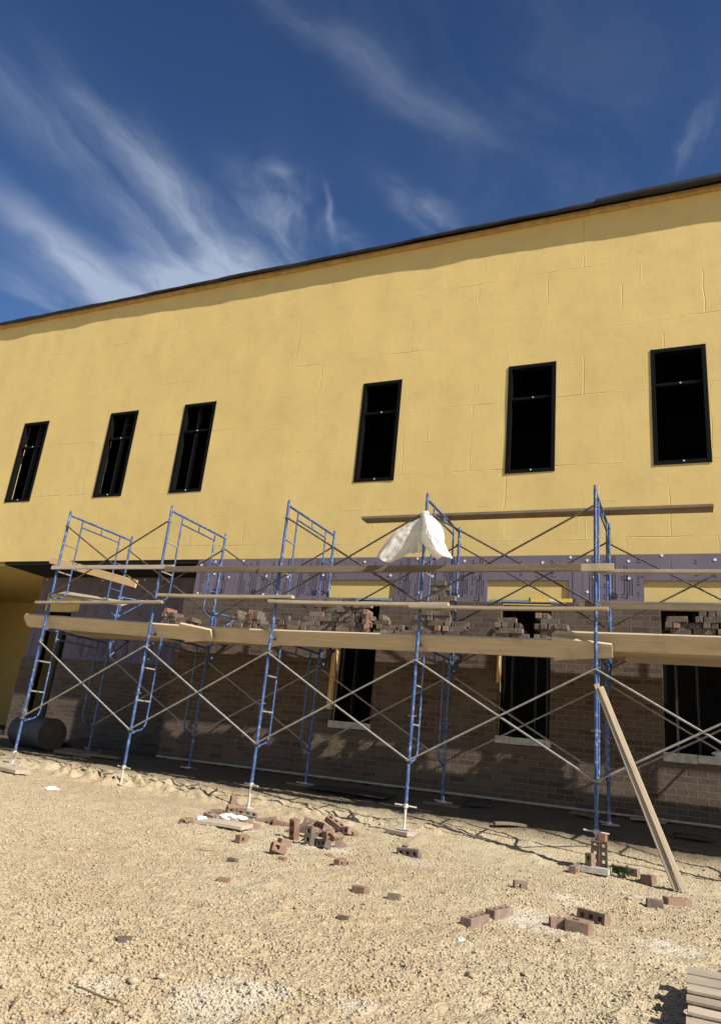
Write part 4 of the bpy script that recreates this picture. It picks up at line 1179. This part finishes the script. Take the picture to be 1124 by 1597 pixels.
# weed by the brick stack
def weed():
    p = on_ground(962, 1361); r = random.Random(5)
    t = empty('weed', p)
    mb = MB()
    for k in range(34):
        a = r.uniform(0, 6.28); l = r.uniform(0.07, 0.15); e = r.uniform(0.15, 1.2)
        d = Vector((math.cos(a)*math.cos(e), math.sin(a)*math.cos(e), math.sin(e)))
        s = d.cross(Vector((0, 0, 1))).normalized()*l*0.22
        o = Vector((r.uniform(-.09, .09), r.uniform(-.04, .04), 0.0))
        mb.add([o, o + d*l*.5 + s, o + d*l - Vector((0, 0, l*.25)), o + d*l*.5 - s], [(0, 1, 2, 3)])
    mb.build('leaves', M['leaf'], t)
    tag(t, 'small green weed growing at the right foot of the brick stack', 'weed')
weed()
# spirit level lying on the top course under the second yellow panel
lv = empty('spirit_level', (-2.02, BY + 0.035, 2.256), (0, 0, rad(1)))
MB().box((0.0, -0.012, 0), (0.62, 0.012, 0.055)).build('body', M['levelpaint'], lv)
MB().box((0.27, -0.0145, 0.012), (0.35, -0.0125, 0.043)).build('vial', M['paper'], lv)
MB().box((0.62, -0.016, -0.003), (0.645, 0.016, 0.06)).box((-0.025, -0.016, -0.003), (0.0, 0.016, 0.06)).build('end_cap', M['blackboard'], lv)
tag(lv, 'yellow spirit level lying on the top brick course below a yellow panel', 'spirit level')

# ------------------------------------------------------------------ light, sky
sun_dir = Vector((1.2, -0.40, 1.0)).normalized()
elev = math.asin(sun_dir.z); azim = math.atan2(sun_dir.x, sun_dir.y)
sl = bpy.data.lights.new('sun', 'SUN'); sl.energy = 5.0; sl.angle = rad(0.53); sl.color = (1.0, 0.945, 0.86)
so = bpy.data.objects.new('sun', sl); COL.objects.link(so)
so.rotation_euler = (-sun_dir).to_track_quat('-Z', 'Y').to_euler()

wd = bpy.data.worlds.new('World'); sc.world = wd; wd.use_nodes = True
nt = wd.node_tree; nt.nodes.clear()
class W(NT):
    def __init__(self, t): self.t = t
w = W(nt)
bg = nt.nodes.new('ShaderNodeBackground'); wo = nt.nodes.new('ShaderNodeOutputWorld'); nt.links.new(bg.outputs[0], wo.inputs[0])
sky = nt.nodes.new('ShaderNodeTexSky'); sky.sky_type = 'NISHITA'; sky.sun_disc = False
sky.sun_elevation = elev; sky.sun_rotation = azim; sky.altitude = 200; sky.air_density = 1.15; sky.dust_density = 0.8; sky.ozone_density = 2.2
tc = nt.nodes.new('ShaderNodeTexCoord')
sp = w.n('ShaderNodeSeparateXYZ', Vector=tc.outputs['Generated'])
veil = w.n('ShaderNodeMapRange', Value=sp.outputs[2], From_Min=0.45, From_Max=0.85, To_Min=1.24, To_Max=0.84)
hs = w.n('ShaderNodeHueSaturation', Color=sky.outputs[0], Hue=0.512, Saturation=1.26, Value=veil)
zc = w.math('MAXIMUM', sp.outputs[2], 0.03)
cx = w.math('DIVIDE', sp.outputs[0], zc); cy = w.math('DIVIDE', sp.outputs[1], zc)     # a flat layer of cirrus high overhead
P = w.n('ShaderNodeCombineXYZ', X=cx, Y=cy).outputs[0]
wob = w.n('ShaderNodeTexNoise', Vector=P, Scale=3.0, Detail=4, Roughness=0.55)
Pw = w.n('ShaderNodeVectorMath', {'operation': 'MULTIPLY_ADD'}, i0=wob.outputs['Color'], i1=(0.16, 0.16, 0), i2=P).outputs[0]
total = None
def cloud(cx0, cy0, ang, Ls, Ws, amp, f_along, f_across, lo, hi, seed, soft=1.0, warp=True):
    """a patch of cirrus: fibres along `ang`, soft elliptical extent, noise threshold"""
    global total
    off = -0.08 if warp else 0.0
    m = w.n('ShaderNodeMapping', {'vector_type': 'TEXTURE'}, Vector=Pw if warp else P, Location=(cx0 - off, cy0 - off, 0), Rotation=(0, 0, rad(ang))).outputs[0]
    s = w.n('ShaderNodeSeparateXYZ', Vector=m)
    a = w.math('MULTIPLY', s.outputs[0], 1/Ls); b = w.math('MULTIPLY', s.outputs[1], 1/Ws)
    d = w.math('ADD', w.math('MULTIPLY', a, a), w.math('MULTIPLY', b, b))
    env = w.math('EXPONENT', w.math('MULTIPLY', d, -1.0))
    nv = w.n('ShaderNodeMapping', Vector=m, Location=(seed*3.7, seed*1.9, 0), Scale=(f_along, f_across, 1)).outputs[0]
    n = w.noise(nv, 1.0, 8, 0.58, 0.5)
    r = w.n('ShaderNodeMapRange', {'interpolation_type': 'SMOOTHSTEP'}, Value=n, From_Min=lo, From_Max=hi).outputs[0]
    v = w.math('MULTIPLY', w.math('MULTIPLY', env, r), amp)
    total = v if total is None else w.math('ADD', total, v)
cloud(-0.895, 0.93, 98, 0.22, 0.050, 0.85, 2.6, 11, 0.25, 0.75, 1)
cloud(-0.90, 0.72, 92, 0.15, 0.060, 0.34, 2.6, 9, 0.30, 0.80, 14)
cloud(-1.03, 0.93, 104, 0.22, 0.060, 0.52, 2.4, 10, 0.28, 0.78, 2)
cloud(-1.01, 0.70, 97, 0.20, 0.075, 0.36, 2.5, 8, 0.30, 0.8, 9)
cloud(-1.00, 1.17, 80, 0.17, 0.17, 1.25, 5.0, 8, 0.18, 0.70, 3)
cloud(-1.08, 1.13, 60, 0.10, 0.09, 0.9, 7.0, 9, 0.2, 0.7, 18)
cloud(-0.90, 1.20, 95, 0.13, 0.09, 1.1, 5.0, 11, 0.25, 0.70, 15)
cloud(-1.26, 1.04, 88, 0.24, 0.070, 1.25, 3.0, 7, 0.10, 0.62, 4)
cloud(-1.15, 1.20, 80, 0.12, 0.16, 0.8, 4.0, 6, 0.2, 0.7, 12)
cloud(-1.44, 1.10, 85, 0.15, 0.08, 0.5, 3.0, 7, 0.25, 0.7, 16)
cloud(-0.72, 1.02, 98, 0.13, 0.08, 0.62, 6.0, 12, 0.28, 0.75, 5)
cloud(-0.665, 0.90, 50, 0.03, 0.02, 0.42, 9.0, 14, 0.2, 0.7, 6)
cloud(-0.605, 1.05, 104, 0.065, 0.008, 0.42, 9.0, 9, 0.15, 0.7, 7)
cloud(-0.59, 1.12, 70, 0.05, 0.025, 0.35, 9.0, 9, 0.25, 0.7, 17)
cloud(-0.42, 1.07, 65, 0.085, 0.030, 0.55, 7.0, 14, 0.25, 0.75, 8)
cloud(-0.40, 0.76, 57, 0.25, 0.030, 0.36, 4.0, 14, 0.18, 0.75, 10)
cloud(0.06, 1.04, 118, 0.07, 0.022, 0.30, 9.0, 26, 0.25, 0.75, 11)
cloud(-0.2, 0.95, 70, 0.4, 0.25, 0.13, 3.0, 6, 0.3, 0.8, 13)
tot = w.math('MULTIPLY', total, 0.72)
tot = w.math('MINIMUM', tot, 0.80)
col = w.mix(tot, hs.outputs[0], (5.4, 6.3, 8.0))
nt.links.new(col, bg.inputs[0]); bg.inputs[1].default_value = 0.060

# ------------------------------------------------------------------ camera
for o in list(COL.objects):
    if o.parent is None and o.type not in ('LIGHT',):
        o.location.z += LIFT
cd = bpy.data.cameras.new('camera'); co = bpy.data.objects.new('camera', cd); COL.objects.link(co)
cd.sensor_fit = 'VERTICAL'; cd.sensor_height = 24.0; cd.lens = 24.0*1113.6/1597.0
cd.clip_start = 0.05; cd.clip_end = 2000
mw = Matrix(((R_[0,0], -R_[0,1], -R_[0,2], 0), (R_[1,0], -R_[1,1], -R_[1,2], 0), (R_[2,0], -R_[2,1], -R_[2,2], LIFT), (0, 0, 0, 1)))
co.matrix_world = mw
sc.camera = co
sc.view_settings.view_transform = 'Standard'; sc.view_settings.look = 'None'
sc.view_settings.exposure = 0.55; sc.view_settings.gamma = 1.0
sc.render.engine = 'CYCLES'
sc.cycles.max_bounces = 8; sc.cycles.diffuse_bounces = 4
